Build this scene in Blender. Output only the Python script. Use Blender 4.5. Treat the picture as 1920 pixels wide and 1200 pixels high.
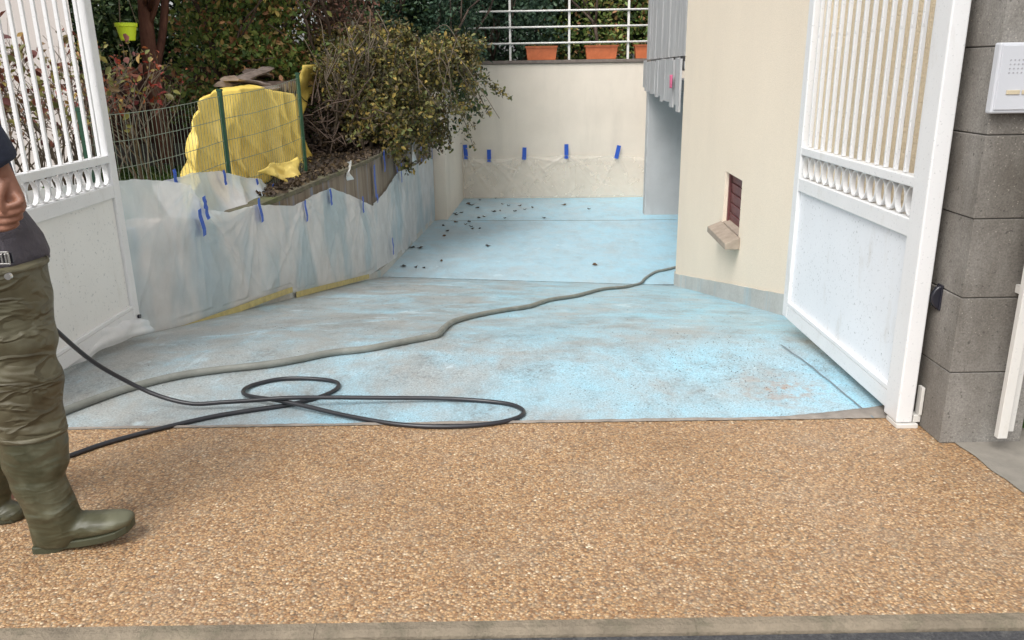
import bpy, math, random
import numpy as np
from mathutils import Vector, Matrix, noise
random.seed(7); RNG = np.random.default_rng(7)
for o in list(bpy.data.objects): bpy.data.objects.remove(o)
SC = bpy.context.scene
COL = SC.collection
V = Vector
# ------------------------------------------------------------------ camera
FPX = 1522.0; TH = math.atan(470/1522.0); RO = math.radians(0.88); EYE = 1.4
f_ = V((0, math.cos(TH), -math.sin(TH))); r0 = V((1, 0, 0)); u0 = V((0, math.sin(TH), math.cos(TH)))
r_ = math.cos(RO)*r0 - math.sin(RO)*u0; u_ = math.cos(RO)*u0 + math.sin(RO)*r0
CP = V((0, 0, EYE))
cam = bpy.data.cameras.new('camera'); co = bpy.data.objects.new('camera', cam); COL.objects.link(co)
cam.sensor_width = 36; cam.lens = 36*FPX/1920; cam.clip_end = 400; cam.clip_start = 0.05
M3 = Matrix((r_, u_, -f_)).transposed().to_4x4(); M3.translation = CP
co.matrix_world = M3
SC.camera = co
# ------------------------------------------------------------------ light
w = bpy.data.worlds.new('World'); SC.world = w; w.use_nodes = True
nt = w.node_tree; nt.nodes.clear()
sky = nt.nodes.new('ShaderNodeTexSky'); sky.sky_type = 'NISHITA'; sky.sun_disc = False
SUN_EL = math.radians(52); SUN_AZ = math.radians(212)      # azimuth measured from +Y (north) clockwise
sky.sun_elevation = SUN_EL; sky.sun_rotation = SUN_AZ; sky.air_density = 1.0; sky.dust_density = 4.0; sky.ozone_density = 1.0
hs = nt.nodes.new('ShaderNodeHueSaturation'); hs.inputs['Saturation'].default_value = 0.14
bg = nt.nodes.new('ShaderNodeBackground'); bg.inputs['Strength'].default_value = 0.15
ou = nt.nodes.new('ShaderNodeOutputWorld')
nt.links.new(sky.outputs[0], hs.inputs['Color']); nt.links.new(hs.outputs[0], bg.inputs[0]); nt.links.new(bg.outputs[0], ou.inputs[0])
sl = bpy.data.lights.new('sun', 'SUN'); sl.energy = 0.9; sl.angle = math.radians(32); sl.color = (1.0, 0.97, 0.92)
so = bpy.data.objects.new('sun', sl); COL.objects.link(so)
sd = V((math.sin(SUN_AZ)*math.cos(SUN_EL), math.cos(SUN_AZ)*math.cos(SUN_EL), math.sin(SUN_EL)))
so.rotation_euler = sd.to_track_quat('Z', 'Y').to_euler()
SC.view_settings.view_transform = 'Standard'; SC.view_settings.look = 'None'
SC.view_settings.exposure = 0.66; SC.view_settings.gamma = 1.0; SC.view_settings.use_curve_mapping = False
SC.cycles.max_bounces = 8; SC.cycles.transparent_max_bounces = 12

# ------------------------------------------------------------------ survey helpers: a sight line meets a real plane
def ray(x, y): return f_ + r_*((x-960)/FPX) - u_*((y-600)/FPX)
def pl(x, y, p, n):
    d = ray(x, y); n = V(n); t = (V(p)-CP).dot(n)/d.dot(n); return CP + d*t
def gz(x, y, z=0): return pl(x, y, (0, 0, z), (0, 0, 1))
def aY(x, y, Y): return pl(x, y, (0, Y, 0), (0, 1, 0))
def aX(x, y, X): return pl(x, y, (X, 0, 0), (1, 0, 0))
def lerp(a, b, t): return a+(b-a)*t
def interp(t, pts):
    if t <= pts[0][0]: return pts[0][1]
    for (a, va), (b, vb) in zip(pts, pts[1:]):
        if t <= b: return lerp(va, vb, (t-a)/(b-a))
    return pts[-1][1]
ZL = [(3.5, 0), (3.8, -.006), (4.1, -.024), (4.4, -.062), (4.7, -.116), (10.5, -1.21), (14.9, -1.25), (17.6, -1.24)]
ZR = [(3.5, 0), (3.8, -.006), (4.1, -.026), (4.4, -.066), (4.7, -.126), (10.5, -1.39), (14.9, -1.30), (17.6, -1.27)]
def ground(x, y):
    return lerp(interp(y, ZL), interp(y, ZR), min(1, max(0, (x+1.8)/3.9)))
def gp(x, y):
    d = ray(x, y); lo, hi = 1.0, 30.0
    for i in range(400):
        t = 1.2+i*0.07; p = CP+d*t
        if p.z < ground(p.x, p.y): hi = t; lo = t-0.07; break
    for i in range(30):
        m = (lo+hi)/2; p = CP+d*m
        if p.z < ground(p.x, p.y): hi = m
        else: lo = m
    return CP+d*hi

# ------------------------------------------------------------------ mesh helpers
class MB:
    def __init__(s): s.v = []; s.f = []
    def quad(s, *p):
        i = len(s.v); s.v += [tuple(q) for q in p]; s.f.append(tuple(range(i, i+len(p)))); return s
    def box(s, c, d, R=None):
        i = len(s.v); c = V(c)
        for x in (-.5, .5):
            for y in (-.5, .5):
                for z in (-.5, .5):
                    q = V((x*d[0], y*d[1], z*d[2]))
                    if R: q = R @ q
                    s.v.append(tuple(c+q))
        for q in ((0, 1, 3, 2), (4, 6, 7, 5), (0, 4, 5, 1), (2, 3, 7, 6), (0, 2, 6, 4), (1, 5, 7, 3)): s.f.append(tuple(i+k for k in q))
        return s
    def bb(s, a, b): return s.box([(a[k]+b[k])/2 for k in range(3)], [abs(b[k]-a[k]) for k in range(3)])
    def rings(s, R, cap=True, closed=False):
        n = len(R[0]); i = len(s.v)
        for r in R: s.v += [tuple(p) for p in r]
        m = len(R)
        for a in range(m if closed else m-1):
            b = (a+1) % m
            for k in range(n):
                l = (k+1) % n
                s.f.append((i+a*n+k, i+a*n+l, i+b*n+l, i+b*n+k))
        if cap and not closed:
            s.f.append(tuple(i+k for k in reversed(range(n)))); s.f.append(tuple(i+(m-1)*n+k for k in range(n)))
        return s
    def tube(s, P, r, n=8, cap=True, flat=1.0):
        P = [V(p) for p in P]; R = []
        up = V((0, 0, 1)); t0 = (P[1]-P[0]).normalized()
        if abs(t0.dot(up)) > .95: up = V((0, 1, 0))
        a = t0.cross(up).normalized()
        for k, p in enumerate(P):
            t = (P[min(k+1, len(P)-1)]-P[max(k-1, 0)]).normalized()
            a = (a - t*a.dot(t)).normalized(); b = t.cross(a)
            rr = r[k] if isinstance(r, (list, tuple)) else r
            R.append([p+(a*math.cos(2*math.pi*j/n)+b*math.sin(2*math.pi*j/n)*flat)*rr for j in range(n)])
        return s.rings(R, cap)
    def cyl(s, a, b, r, r2=None, n=10): return s.tube([a, b], [r, r if r2 is None else r2], n)
    def grid(s, fn, nu, nv):
        i = len(s.v)
        for a in range(nu+1):
            for b in range(nv+1): s.v.append(tuple(fn(a/nu, b/nv)))
        for a in range(nu):
            for b in range(nv):
                k = i+a*(nv+1)+b; s.f.append((k, k+nv+1, k+nv+2, k+1))
        return s
    def build(s, name, mat, parent=None, smooth=False, bevel=0, loc=None, sub=0, solid=0):
        me = bpy.data.meshes.new(name); me.from_pydata(s.v, [], s.f); me.update()
        if mat: me.materials.append(mat)
        o = bpy.data.objects.new(name, me); COL.objects.link(o)
        if smooth:
            me.polygons.foreach_set('use_smooth', [True]*len(me.polygons))
        if solid:
            m = o.modifiers.new('s', 'SOLIDIFY'); m.thickness = solid
        if bevel:
            m = o.modifiers.new('b', 'BEVEL'); m.width = bevel; m.segments = 2; m.limit_method = 'ANGLE'
        if sub:
            m = o.modifiers.new('u', 'SUBSURF'); m.levels = sub; m.render_levels = sub
        if parent: o.parent = parent
        if loc: o.location = loc
        return o
def tag(o, label=None, cat=None, group=None, kind=None):
    if label: o['label'] = label
    if cat: o['category'] = cat
    if group: o['group'] = group
    if kind: o['kind'] = kind
    return o
def thing(name, label, cat, loc=(0, 0, 0), group=None):
    o = bpy.data.objects.new(name, None); COL.objects.link(o); o.location = loc; o.empty_display_size = .1
    return tag(o, label, cat, group)
class Off:
    """builder whose world coordinates are stored relative to a thing's base"""
def part(mb, name, mat, parent, **k):
    L = parent.matrix_world.translation if False else None
    b = V(parent.location); pp = parent.parent
    while pp: b = b+V(pp.location); pp = pp.parent
    mb.v = [(x-b.x, y-b.y, z-b.z) for x, y, z in mb.v]
    return mb.build(name, mat, parent, **k)
def smoothpath(P, n=8):
    P = [V(p) for p in P]; out = []
    for i in range(len(P)-1):
        p0 = P[max(i-1, 0)]; p1 = P[i]; p2 = P[i+1]; p3 = P[min(i+2, len(P)-1)]
        for k in range(n):
            t = k/n
            out.append(.5*((2*p1)+(p2-p0)*t+(2*p0-5*p1+4*p2-p3)*t*t+(3*p1-p0-3*p2+p3)*t**3))
    out.append(P[-1]); return out
def fn(x, y=0, z=0): return noise.noise(V((x, y, z)))
def ridg(x, y=0, z=0): return 1-abs(noise.noise(V((x, y, z))))*2

# ------------------------------------------------------------------ materials
MATS = {}
class NM:
    def __init__(s, name):
        s.m = bpy.data.materials.new(name); s.m.use_nodes = True; s.t = s.m.node_tree; s.b = s.t.nodes['Principled BSDF']
        s.tc = s.n('ShaderNodeTexCoord')
    def n(s, ty, **k):
        x = s.t.nodes.new(ty)
        for a, b in k.items(): setattr(x, a, b)
        return x
    def l(s, a, b): s.t.links.new(a, b)
    def mapv(s, scale=(1, 1, 1), rot=(0, 0, 0)):
        mp = s.n('ShaderNodeMapping'); mp.inputs['Scale'].default_value = scale; mp.inputs['Rotation'].default_value = rot; s.l(s.tc.outputs['Object'], mp.inputs[0]); return mp.outputs[0]
    def noise(s, sc, det=4, rough=.55, vec=None, dist=0):
        x = s.n('ShaderNodeTexNoise'); x.inputs['Scale'].default_value = sc; x.inputs['Detail'].default_value = det; x.inputs['Roughness'].default_value = rough; x.inputs['Distortion'].default_value = dist
        s.l(vec or s.tc.outputs['Object'], x.inputs['Vector']); return x.outputs[0]
    def vor(s, sc, feat='F1', vec=None, out='Distance'):
        x = s.n('ShaderNodeTexVoronoi', feature=feat); x.inputs['Scale'].default_value = sc
        s.l(vec or s.tc.outputs['Object'], x.inputs['Vector']); return x.outputs[out]
    def ramp(s, fac, stops, interp='LINEAR'):
        x = s.n('ShaderNodeValToRGB'); x.color_ramp.interpolation = interp; e = x.color_ramp.elements
        while len(e) < len(stops): e.new(.5)
        for i, (p, c) in enumerate(stops):
            e[i].position = p; e[i].color = (c, c, c, 1) if isinstance(c, (int, float)) else (*c, 1)
        s.l(fac, x.inputs[0]); return x.outputs[0]
    def mix(s, fac, a, b, mode='MIX'):
        x = s.n('ShaderNodeMix', data_type='RGBA', blend_type=mode)
        for k, q in ((0, fac), (6, a), (7, b)):
            if isinstance(q, (int, float)): x.inputs[k].default_value = q if k == 0 else (q, q, q, 1)
            elif isinstance(q, tuple): x.inputs[k].default_value = (*q, 1)
            else: s.l(q, x.inputs[k])
        return x.outputs[2]
    def math(s, op, a, b=0, c=0):
        x = s.n('ShaderNodeMath', operation=op)
        for k, q in enumerate((a, b, c)):
            if isinstance(q, (int, float)): x.inputs[k].default_value = q
            else: s.l(q, x.inputs[k])
        return x.outputs[0]
    def bump(s, h, st=.4, d=.01, prev=None):
        x = s.n('ShaderNodeBump'); x.inputs['Strength'].default_value = st; x.inputs['Distance'].default_value = d
        s.l(h, x.inputs['Height'])
        if prev: s.l(prev, x.inputs['Normal'])
        return x.outputs[0]
    def set(s, col=None, rough=None, nor=None, spec=None, metal=None, **k):
        for nm, q in (('Base Color', col), ('Roughness', rough), ('Normal', nor), ('Specular IOR Level', spec), ('Metallic', metal)):
            if q is None: continue
            if isinstance(q, (int, float)): s.b.inputs[nm].default_value = q
            elif isinstance(q, tuple): s.b.inputs[nm].default_value = (*q, 1)
            else: s.l(q, s.b.inputs[nm])
        return s.m
def simple(name, c, rough=.6, var=.15, sc=8, bump=.2, bsc=60, bd=.003, metal=0, spec=.5, dirt=None, dsc=3, damt=.5):
    k = NM(name)
    lo = tuple(x*(1-var) for x in c); hi = tuple(min(1, x*(1+var)) for x in c)
    col = k.ramp(k.noise(sc, 6, .6), [(.3, lo), (.7, hi)])
    if dirt:
        col = k.mix(k.ramp(k.noise(dsc, 8, .7), [(.5, 0.), (.72, damt)]), col, dirt)
    return k.set(col, rough, k.bump(k.noise(bsc, 5, .6), bump, bd), spec, metal)

def m_pebble():
    k = NM('exposed_pebble_concrete')
    wv = k.noise(5, 3)
    cell = k.vor(128, out='Color'); sep = k.n('ShaderNodeSeparateColor'); k.l(cell, sep.inputs[0])
    d = k.vor(128)
    stone = k.ramp(sep.outputs[0], [(0, (.22, .12, .065)), (.2, (.38, .225, .125)), (.42, (.52, .335, .19)), (.62, (.60, .42, .26)), (.76, (.36, .26, .19)), (.88, (.78, .61, .44)), (.95, (.12, .09, .07)), (1, (.92, .80, .66))])
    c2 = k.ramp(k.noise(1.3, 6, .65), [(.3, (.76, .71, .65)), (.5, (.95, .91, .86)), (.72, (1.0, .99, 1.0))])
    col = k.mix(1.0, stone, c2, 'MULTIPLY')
    grey = k.ramp(k.noise(2.2, 7, .7), [(.50, 0.), (.7, .38)])
    col = k.mix(grey, col, (.40, .355, .31))
    col = k.mix(1., col, (.96, .93, .83), 'MULTIPLY')
    gap = k.ramp(d, [(.35, 0.), (.75, 1.)])
    col = k.mix(k.math('MULTIPLY', gap, .7), col, (.19, .125, .075))
    dark = k.ramp(k.noise(55, 2, .5), [(.64, 0.), (.7, .8)]); col = k.mix(dark, col, (.16, .11, .08))
    return k.set(col, .5, k.bump(d, .7, -.005), .4)
def m_drive(name, bluer):
    k = NM(name)
    sx = k.n('ShaderNodeSeparateXYZ'); k.l(k.tc.outputs['Object'], sx.inputs[0])
    # brush / squeegee marks run across the drive
    st = k.noise(1.3, 9, .66, k.mapv((.95, .9, 1), (0, 0, math.radians(12))), .6)
    st2 = k.noise(4.5, 8, .72, k.mapv((1.1, .65, 1), (0, 0, math.radians(-14))), .3)
    m = k.math('ADD', k.math('MULTIPLY', st, .65), k.math('MULTIPLY', st2, .35))
    m = k.math('ADD', m, k.math('MULTIPLY', k.math('ADD', sx.outputs[0], bluer), .045))
    blue = k.ramp(m, [(.38, (.39, .395, .375)), (.48, (.38, .44, .455)), (.55, (.37, .52, .585)), (.64, (.35, .575, .68)), (.74, (.33, .64, .78))])
    # milky dried residue
    res = k.ramp(k.noise(2.1, 6, .6, k.mapv((1.1, .9, 1), (0, 0, math.radians(40))), 1.2), [(.60, 0.), (.70, .6)])
    col = k.mix(res, blue, (.55, .72, .80))
    ex = k.ramp(k.noise(2.7, 7, .7), [(.52, 0.), (.68, .75)])
    col = k.mix(k.math('MULTIPLY', ex, .55), col, (.33, .31, .28))
    sp = k.ramp(k.vor(80), [(.12, 1.), (.28, 0.)])
    msk = k.ramp(k.noise(1.7, 6, .7), [(.38, .05), (.62, 1.)])
    col = k.mix(k.math('MULTIPLY', k.math('MULTIPLY', sp, msk), .9), col, (.13, .14, .14))
    sp2 = k.ramp(k.noise(120, 3, .6), [(.35, .68), (.62, 1.12)])
    col = k.mix(1., col, sp2, 'MULTIPLY')
    dk = k.ramp(k.noise(3.0, 8, .75, k.mapv((1.1, .7, 1))), [(.48, 0.), (.66, .85)]); dk2 = k.ramp(k.noise(38, 4, .7), [(.40, .2), (.62, 1.)])
    col = k.mix(k.math('MULTIPLY', dk, dk2), col, (.17, .18, .175))
    sp3 = k.ramp(k.noise(48, 2, .5), [(.66, 0.), (.71, .8)]); col = k.mix(k.math('MULTIPLY', sp3, msk), col, (.12, .12, .115))
    if bluer > 1.2: col = k.mix(.45, col, (.44, .62, .72))
    wt = k.ramp(k.noise(1.7, 5, .6, k.mapv((1.2, .9, 1), (0, 0, math.radians(50))), 1.6), [(.64, 0.), (.74, .6)])
    col = k.mix(wt, col, (.62, .76, .82))
    # rust coloured smear near the right leaf
    vm = k.n('ShaderNodeVectorMath', operation='DISTANCE'); k.l(k.tc.outputs['Object'], vm.inputs[0]); vm.inputs[1].default_value = (1.22, 3.42, 0)
    rs = k.math('MULTIPLY', k.ramp(vm.outputs['Value'], [(0., 1.), (.3, 0.)]), k.ramp(k.noise(14, 5, .7), [(.45, 0.), (.6, .9)]))
    col = k.mix(rs, col, (.36, .22, .14))
    rough = k.ramp(st2, [(.3, .30), (.7, .55)])
    b = k.bump(k.noise(160, 4, .7), .35, .003)
    b = k.bump(k.noise(7, 5, .6), .25, .01, b)
    return k.set(col, rough, b, .45)
def m_plaster(name, c, sc=220, st=.5, d=.003, var=.05, streak=.12, dirt=(.35, .31, .26)):
    k = NM(name)
    col = k.ramp(k.noise(.9, 7, .6), [(.3, tuple(x*(1-var) for x in c)), (.7, tuple(min(1, x*(1+var)) for x in c))])
    s = k.ramp(k.noise(2.4, 7, .65, k.mapv((1, 1, .16))), [(.52, 0.), (.78, streak)])
    col = k.mix(s, col, dirt)
    f = k.ramp(k.noise(sc, 3, .6), [(.3, .9), (.7, 1.06)]); col = k.mix(1., col, f, 'MULTIPLY')
    return k.set(col, .9, k.bump(k.noise(sc, 4, .65), st, d), .2)
def m_block():
    k = NM('grey_concrete_block')
    col = k.ramp(k.noise(2.6, 8, .65, k.mapv((1, 1, .5))), [(.28, (.105, .092, .076)), (.5, (.20, .185, .165)), (.72, (.32, .305, .28))])
    sp = k.ramp(k.vor(70), [(.08, 1.), (.16, 0.)])
    col = k.mix(k.math('MULTIPLY', sp, k.ramp(k.noise(4, 4), [(.4, .15), (.65, .9)])), col, (.50, .45, .38))
    f = k.ramp(k.noise(150, 3, .6), [(.3, .75), (.7, 1.2)]); col = k.mix(1., col, f, 'MULTIPLY')
    hol = k.ramp(k.noise(60, 3, .5), [(.30, 1.), (.36, 0.)]); col = k.mix(k.math('MULTIPLY', hol, .6), col, (.05, .045, .04))
    b = k.bump(k.noise(90, 6, .7), .5, .004)
    return k.set(col, .85, b, .3)
def m_white(name, c=(.76, .76, .76), speck=.5, dsc=90, stain=(.45, .40, .33)):
    k = NM(name)
    col = k.ramp(k.noise(3, 6, .6), [(.3, tuple(x*.94 for x in c)), (.7, c)])
    sp = k.ramp(k.noise(dsc, 3, .55), [(.62, 0.), (.70, speck)])
    sm = k.ramp(k.noise(3.5, 6, .7), [(.34, .15), (.60, 1.)])
    col = k.mix(k.math('MULTIPLY', sp, sm), col, (.30, .32, .33))
    st = k.ramp(k.noise(7, 8, .75, k.mapv((1, 1, .35))), [(.57, 0.), (.80, .5)]); col = k.mix(st, col, stain)
    b = k.bump(k.noise(180, 4, .6), .25, .002)
    return k.set(col, .38, b, .5)
def m_wall_concrete():
    k = NM('board_marked_concrete')
    v = k.mapv((1, 5.5, .25))
    col = k.ramp(k.noise(1.6, 7, .7, v, .3), [(.25, (.115, .085, .06)), (.5, (.23, .185, .14)), (.75, (.34, .30, .26))])
    bl = k.ramp(k.noise(2.3, 4, .6, k.mapv((1, 4, .3))), [(.56, 0.), (.68, .75)])
    col = k.mix(bl, col, (.20, .27, .42))
    return k.set(col, .85, k.bump(k.noise(30, 6, .7, k.mapv((1, 3, .3))), .5, .01), .3)
def m_plastic(name, trans, blue=.6, tint=(.70, .72, .73), bs=.28):
    k = NM(name); t = k.t
    t.nodes.remove(k.b); out = [n for n in t.nodes if n.type == 'OUTPUT_MATERIAL'][0]
    bl = k.ramp(k.noise(1.5, 3, .5, k.mapv((1, 1, .5))), [(.48, 0.), (.60, blue)])
    col = k.mix(bl, tint, (.45, .66, .76))
    dr = k.ramp(k.noise(3.1, 7, .7), [(.58, 0.), (.8, .2)]); col = k.mix(dr, col, (.66, .65, .62))
    df = k.n('ShaderNodeBsdfDiffuse'); k.l(col, df.inputs[0])
    tr = k.n('ShaderNodeBsdfTranslucent'); k.l(col, tr.inputs[0])
    gl = k.n('ShaderNodeBsdfGlossy'); gl.inputs['Roughness'].default_value = .28; gl.inputs[0].default_value = (.9, .93, .95, 1)
    tp = k.n('ShaderNodeBsdfTransparent'); tp.inputs[0].default_value = (.99, .99, .99, 1)
    nb = k.bump(k.noise(9, 6, .7, k.mapv((1.4, 1.4, .8)), .8), bs, .03)
    for s in (df, tr, gl): k.l(nb, s.inputs['Normal'])
    def mx(f, a, b):
        x = k.n('ShaderNodeMixShader')
        if isinstance(f, float): x.inputs[0].default_value = f
        else: k.l(f, x.inputs[0])
        k.l(a, x.inputs[1]); k.l(b, x.inputs[2]); return x.outputs[0]
    fr = k.n('ShaderNodeLayerWeight'); fr.inputs[0].default_value = .45; k.l(nb, fr.inputs['Normal'])
    body = mx(.16, df.outputs[0], tr.outputs[0]); body = mx(k.math('ADD', k.math('MULTIPLY', fr.outputs['Fresnel'], .35), .06), body, gl.outputs[0])
    tf = k.ramp(k.noise(4, 5, .6), [(.3, trans*(.75 if trans < .5 else .96)), (.7, min(1., trans*(1.2 if trans < .5 else 1.03)))])
    k.l(mx(tf, body, tp.outputs[0]), out.inputs[0])
    return k.m
def m_leaf(name, stops, rough=.5, tl=.25):
    k = NM(name); g = k.n('ShaderNodeNewGeometry')
    col = k.ramp(g.outputs['Random Per Island'], stops)
    k.set(col, rough, None, .35)
    out = [n for n in k.t.nodes if n.type == 'OUTPUT_MATERIAL'][0]
    tr = k.n('ShaderNodeBsdfTranslucent'); k.l(col, tr.inputs[0]); x = k.n('ShaderNodeMixShader'); x.inputs[0].default_value = tl
    k.l(k.b.outputs[0], x.inputs[1]); k.l(tr.outputs[0], x.inputs[2]); k.l(x.outputs[0], out.inputs[0])
    return k.m
def m_wood(name, a, b, sc=(12, 12, 1.2), rough=.8):
    k = NM(name)
    n1 = k.noise(2.2, 8, .7, k.mapv(sc), .4)
    col = k.ramp(n1, [(.3, a), (.7, b)])
    return k.set(col, rough, k.bump(n1, .6, .006), .25)
def m_waders(name='olive_rubberised_cloth', cols=((.058, .047, .024), (.085, .071, .038), (.12, .105, .062)), patch=(.15, .14, .085), rl=.46, cr=.6):
    k = NM(name)
    a = k.noise(5.5, 6, .6, None, .4)
    col = k.ramp(a, [(.30, cols[0]), (.5, cols[1]), (.68, cols[2])])
    pale = k.ramp(k.noise(3.1, 5, .6), [(.50, 0.), (.58, .6)]); col = k.mix(pale, col, patch)
    b = k.bump(k.noise(4.2, 1.5, .45, k.mapv((1.0, 1.0, 2.4)), .8), .55, .045); cr1 = k.math('SUBTRACT', 1., k.math('MULTIPLY', k.math('ABSOLUTE', k.math('SUBTRACT', k.noise(6.5, 2, .5, k.mapv((1, 1, 2.6), (0, math.radians(12), 0)), .5), .5)), 9.)); cr1 = k.math('MAXIMUM', cr1, 0.)
    b = k.bump(cr1, cr, .012, b); b = k.bump(k.noise(220, 3), .15, .002, b)
    return k.set(col, k.ramp(a, [(.3, rl), (.7, rl+.18)]), b, .5)

M = {
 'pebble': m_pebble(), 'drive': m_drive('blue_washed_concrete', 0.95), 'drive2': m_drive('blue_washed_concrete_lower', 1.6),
 'kerb': simple('kerb_concrete', (.215, .175, .125), .85, .3, 6, .9, 60, .01, dirt=(.10, .095, .06), dsc=9, damt=.85),
 'asphalt': simple('asphalt', (.05, .05, .053), .8, .5, 140, .8, 160, .006, dirt=(.2, .19, .17), dsc=40, damt=.5),
 'mortar': simple('threshold_mortar', (.24, .21, .18), .85, .25, 14, .6, 70, .006),
 'patch': simple('worn_concrete', (.22, .20, .17), .85, .25, 6, .5, 100, .004),
 'soil': simple('garden_soil', (.04, .032, .022), .95, .4, 12, .8, 40, .02),
 'cream': m_plaster('cream_render', (.87, .755, .61), 130, .9, .006, .025, .04), 'cream2': m_plaster('pale_cream_render', (.74, .66, .56), 110, .8, .006, .07, .2),
 'rough': m_plaster('yellow_roughcast', (.84, .69, .49), 75, 1.0, .014, .1, .15),
 'plinth': m_plaster('blue_stained_plinth', (.52, .52, .49), 40, .7, .008, .25, .9, (.30, .52, .62)),
 'garage': m_plaster('grey_blue_plaster', (.50, .495, .49), 90, .7, .006, .14, .55, (.22, .19, .16)),
 'nhouse': m_plaster('pale_grey_render', (.56, .51, .48), 140, .5, .004, .05, .1),
 'block': m_block(), 'white': m_white('white_gate_paint'), 'whitepan': m_white('speckled_white_panel', (.77, .79, .82), .8, 80),
 'whitepan2': m_white('dirty_white_panel', (.80, .79, .76), .7, 70, (.50, .45, .38)),
 'wallc': m_wall_concrete(), 'plastic': m_plastic('milky_dust_sheet', .31, .6, (.94, .94, .94)), 'plastic2': m_plastic('clear_dust_sheet', .72, .0, (.96, .88, .77), .02),
 'blue': simple('blue_masking_tape', (.02, .09, .46), .5, .25, 30, .2),
 'ytape': simple('yellow_masking_tape', (.50, .42, .17), .6, .2, 12, .2, dirt=(.3, .22, .12), dsc=7),
 'tarp': simple('yellow_tarpaulin', (.84, .62, .13), .45, .10, 3, .6, 11, .03, dirt=(.84, .70, .30), dsc=1.5),
 'green': simple('green_fence_paint', (.010, .055, .026), .4, .2), 'wire': simple('green_grey_wire', (.16, .19, .14), .5, .2),
 'bark': m_wood('bark', (.05, .035, .028), (.16, .115, .09), (6, 6, 1.5)), 'redbark': m_wood('red_brown_bark', (.06, .025, .018), (.17, .08, .055), (6, 6, 1.5)),
 'twig': simple('grey_twig', (.11, .085, .06), .8, .3), 'logend': m_wood('log_end', (.22, .16, .11), (.46, .38, .30), (8, 8, 8)),
 'slab': m_wood('weathered_bark_slab', (.10, .075, .062), (.42, .34, .29), (2, 1, 12)),
 'greyboard': m_wood('weathered_grey_board', (.28, .28, .285), (.56, .555, .55), (8, 8, .6)),
 'brownboard': m_wood('dark_brown_board', (.03, .014, .011), (.075, .034, .026), (10, 10, .6)),
 'maroon': simple('maroon_shutter_paint', (.14, .045, .045), .5, .2, 10, .2),
 'sill': simple('stone_sill', (.33, .27, .215), .8, .2, 12, .5, 60, .005, dirt=(.18, .14, .11)),
 'terra': simple('terracotta_plastic', (.58, .16, .06), .5, .15), 'railw': simple('white_rail_paint', (.72, .70, .66), .5, .1),
 'cap': simple('dark_coping', (.17, .14, .12), .85, .3, 8, .5), 'lime': simple('lime_plastic', (.50, .68, .03), .35, .1, 3, .05),
 'hose_g': simple('grey_hose_rubber', (.20, .205, .18), .55, .2, 6, .3, 120, .002, dirt=(.34, .36, .34), dsc=8),
 'hose_b': simple('black_hose_rubber', (.022, .022, .026), .3, .2, 6, .1, 100, .001),
 'pink': simple('pink_cloth', (.55, .12, .22), .7), 'black': simple('black_plastic', (.02, .02, .028), .25, .2, 4, .1),
 'intercom': simple('silver_plastic', (.54, .55, .58), .3, .05, 3, .05), 'hole': simple('grey_grille', (.36, .36, .38), .5), 'name': simple('beige_name_strip', (.55, .47, .33), .4, .1), 'alu': m_white('scuffed_white_metal', (.66, .64, .60), .4),
 'waders': m_waders(), 'boot': m_waders('olive_boot_rubber', ((.036, .036, .018), (.055, .054, .028), (.075, .073, .04)), (.15, .148, .095), .34, .2),
 'sole': simple('dark_olive_sole', (.045, .048, .026), .55, .2), 'navy': simple('navy_cloth', (.022, .028, .050), .85, .2, 20, .5, 40, .01),
 'shirt': simple('grey_violet_cloth', (.085, .075, .088), .85, .25, 9, .6, 14, .03),
 'skin': simple('skin', (.27, .125, .08), .5, .18, 16, .4, 70, .002, spec=.4), 'hair': simple('brown_hair', (.05, .03, .02), .6),
 'steel': simple('nickel_steel', (.6, .58, .55), .28, .1, metal=1.0), 'eye': simple('eye_white', (.7, .68, .65), .2),
 'grass': m_leaf('grass_blades', [(0, (.04, .09, .02)), (.6, (.07, .14, .03)), (1, (.14, .16, .05))]),
 'lf_dark': m_leaf('dark_hedge_leaf', [(0, (.02, .04, .018)), (.4, (.045, .085, .03)), (.75, (.08, .13, .04)), (1, (.16, .18, .06))]),
 'lf_blue': m_leaf('conifer_leaf', [(0, (.025, .05, .035)), (.5, (.05, .10, .06)), (1, (.10, .16, .09))]),
 'lf_mix': m_leaf('autumn_green_leaf', [(0, (.07, .12, .04)), (.35, (.16, .25, .06)), (.68, (.30, .36, .10)), (.84, (.34, .20, .09)), (.93, (.52, .22, .12)), (1, (.58, .50, .14))]),
 'lf_vine': m_leaf('yellowing_vine_leaf', [(0, (.05, .045, .03)), (.25, (.095, .09, .04)), (.45, (.17, .12, .06)), (.6, (.12, .15, .045)), (.76, (.20, .20, .06)), (.9, (.34, .25, .07)), (1, (.48, .34, .09))]),
 'lf_brown': m_leaf('brown_twig_leaf', [(0, (.07, .045, .03)), (.5, (.14, .09, .06)), (.85, (.20, .11, .07)), (1, (.28, .12, .09))]),
 'lf_red': m_leaf('red_autumn_leaf', [(0, (.14, .02, .018)), (.45, (.32, .045, .035)), (.7, (.38, .14, .05)), (.85, (.14, .12, .04)), (1, (.48, .34, .10))]),
 'lf_gate': m_leaf('mixed_autumn_leaf', [(0, (.10, .03, .03)), (.35, (.22, .08, .05)), (.6, (.14, .15, .05)), (.85, (.30, .27, .07)), (1, (.34, .18, .06))]),
 'lf_litter': m_leaf('fallen_leaf', [(0, (.03, .022, .018)), (.6, (.065, .045, .03)), (1, (.14, .10, .055))], .7, .1),
}

# ------------------------------------------------------------------ SETTING
def sheet(name, f, nu, nv, mat):
    o = MB().grid(f, nu, nv).build(name, mat, smooth=False); tag(o, kind='structure'); return o
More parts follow.
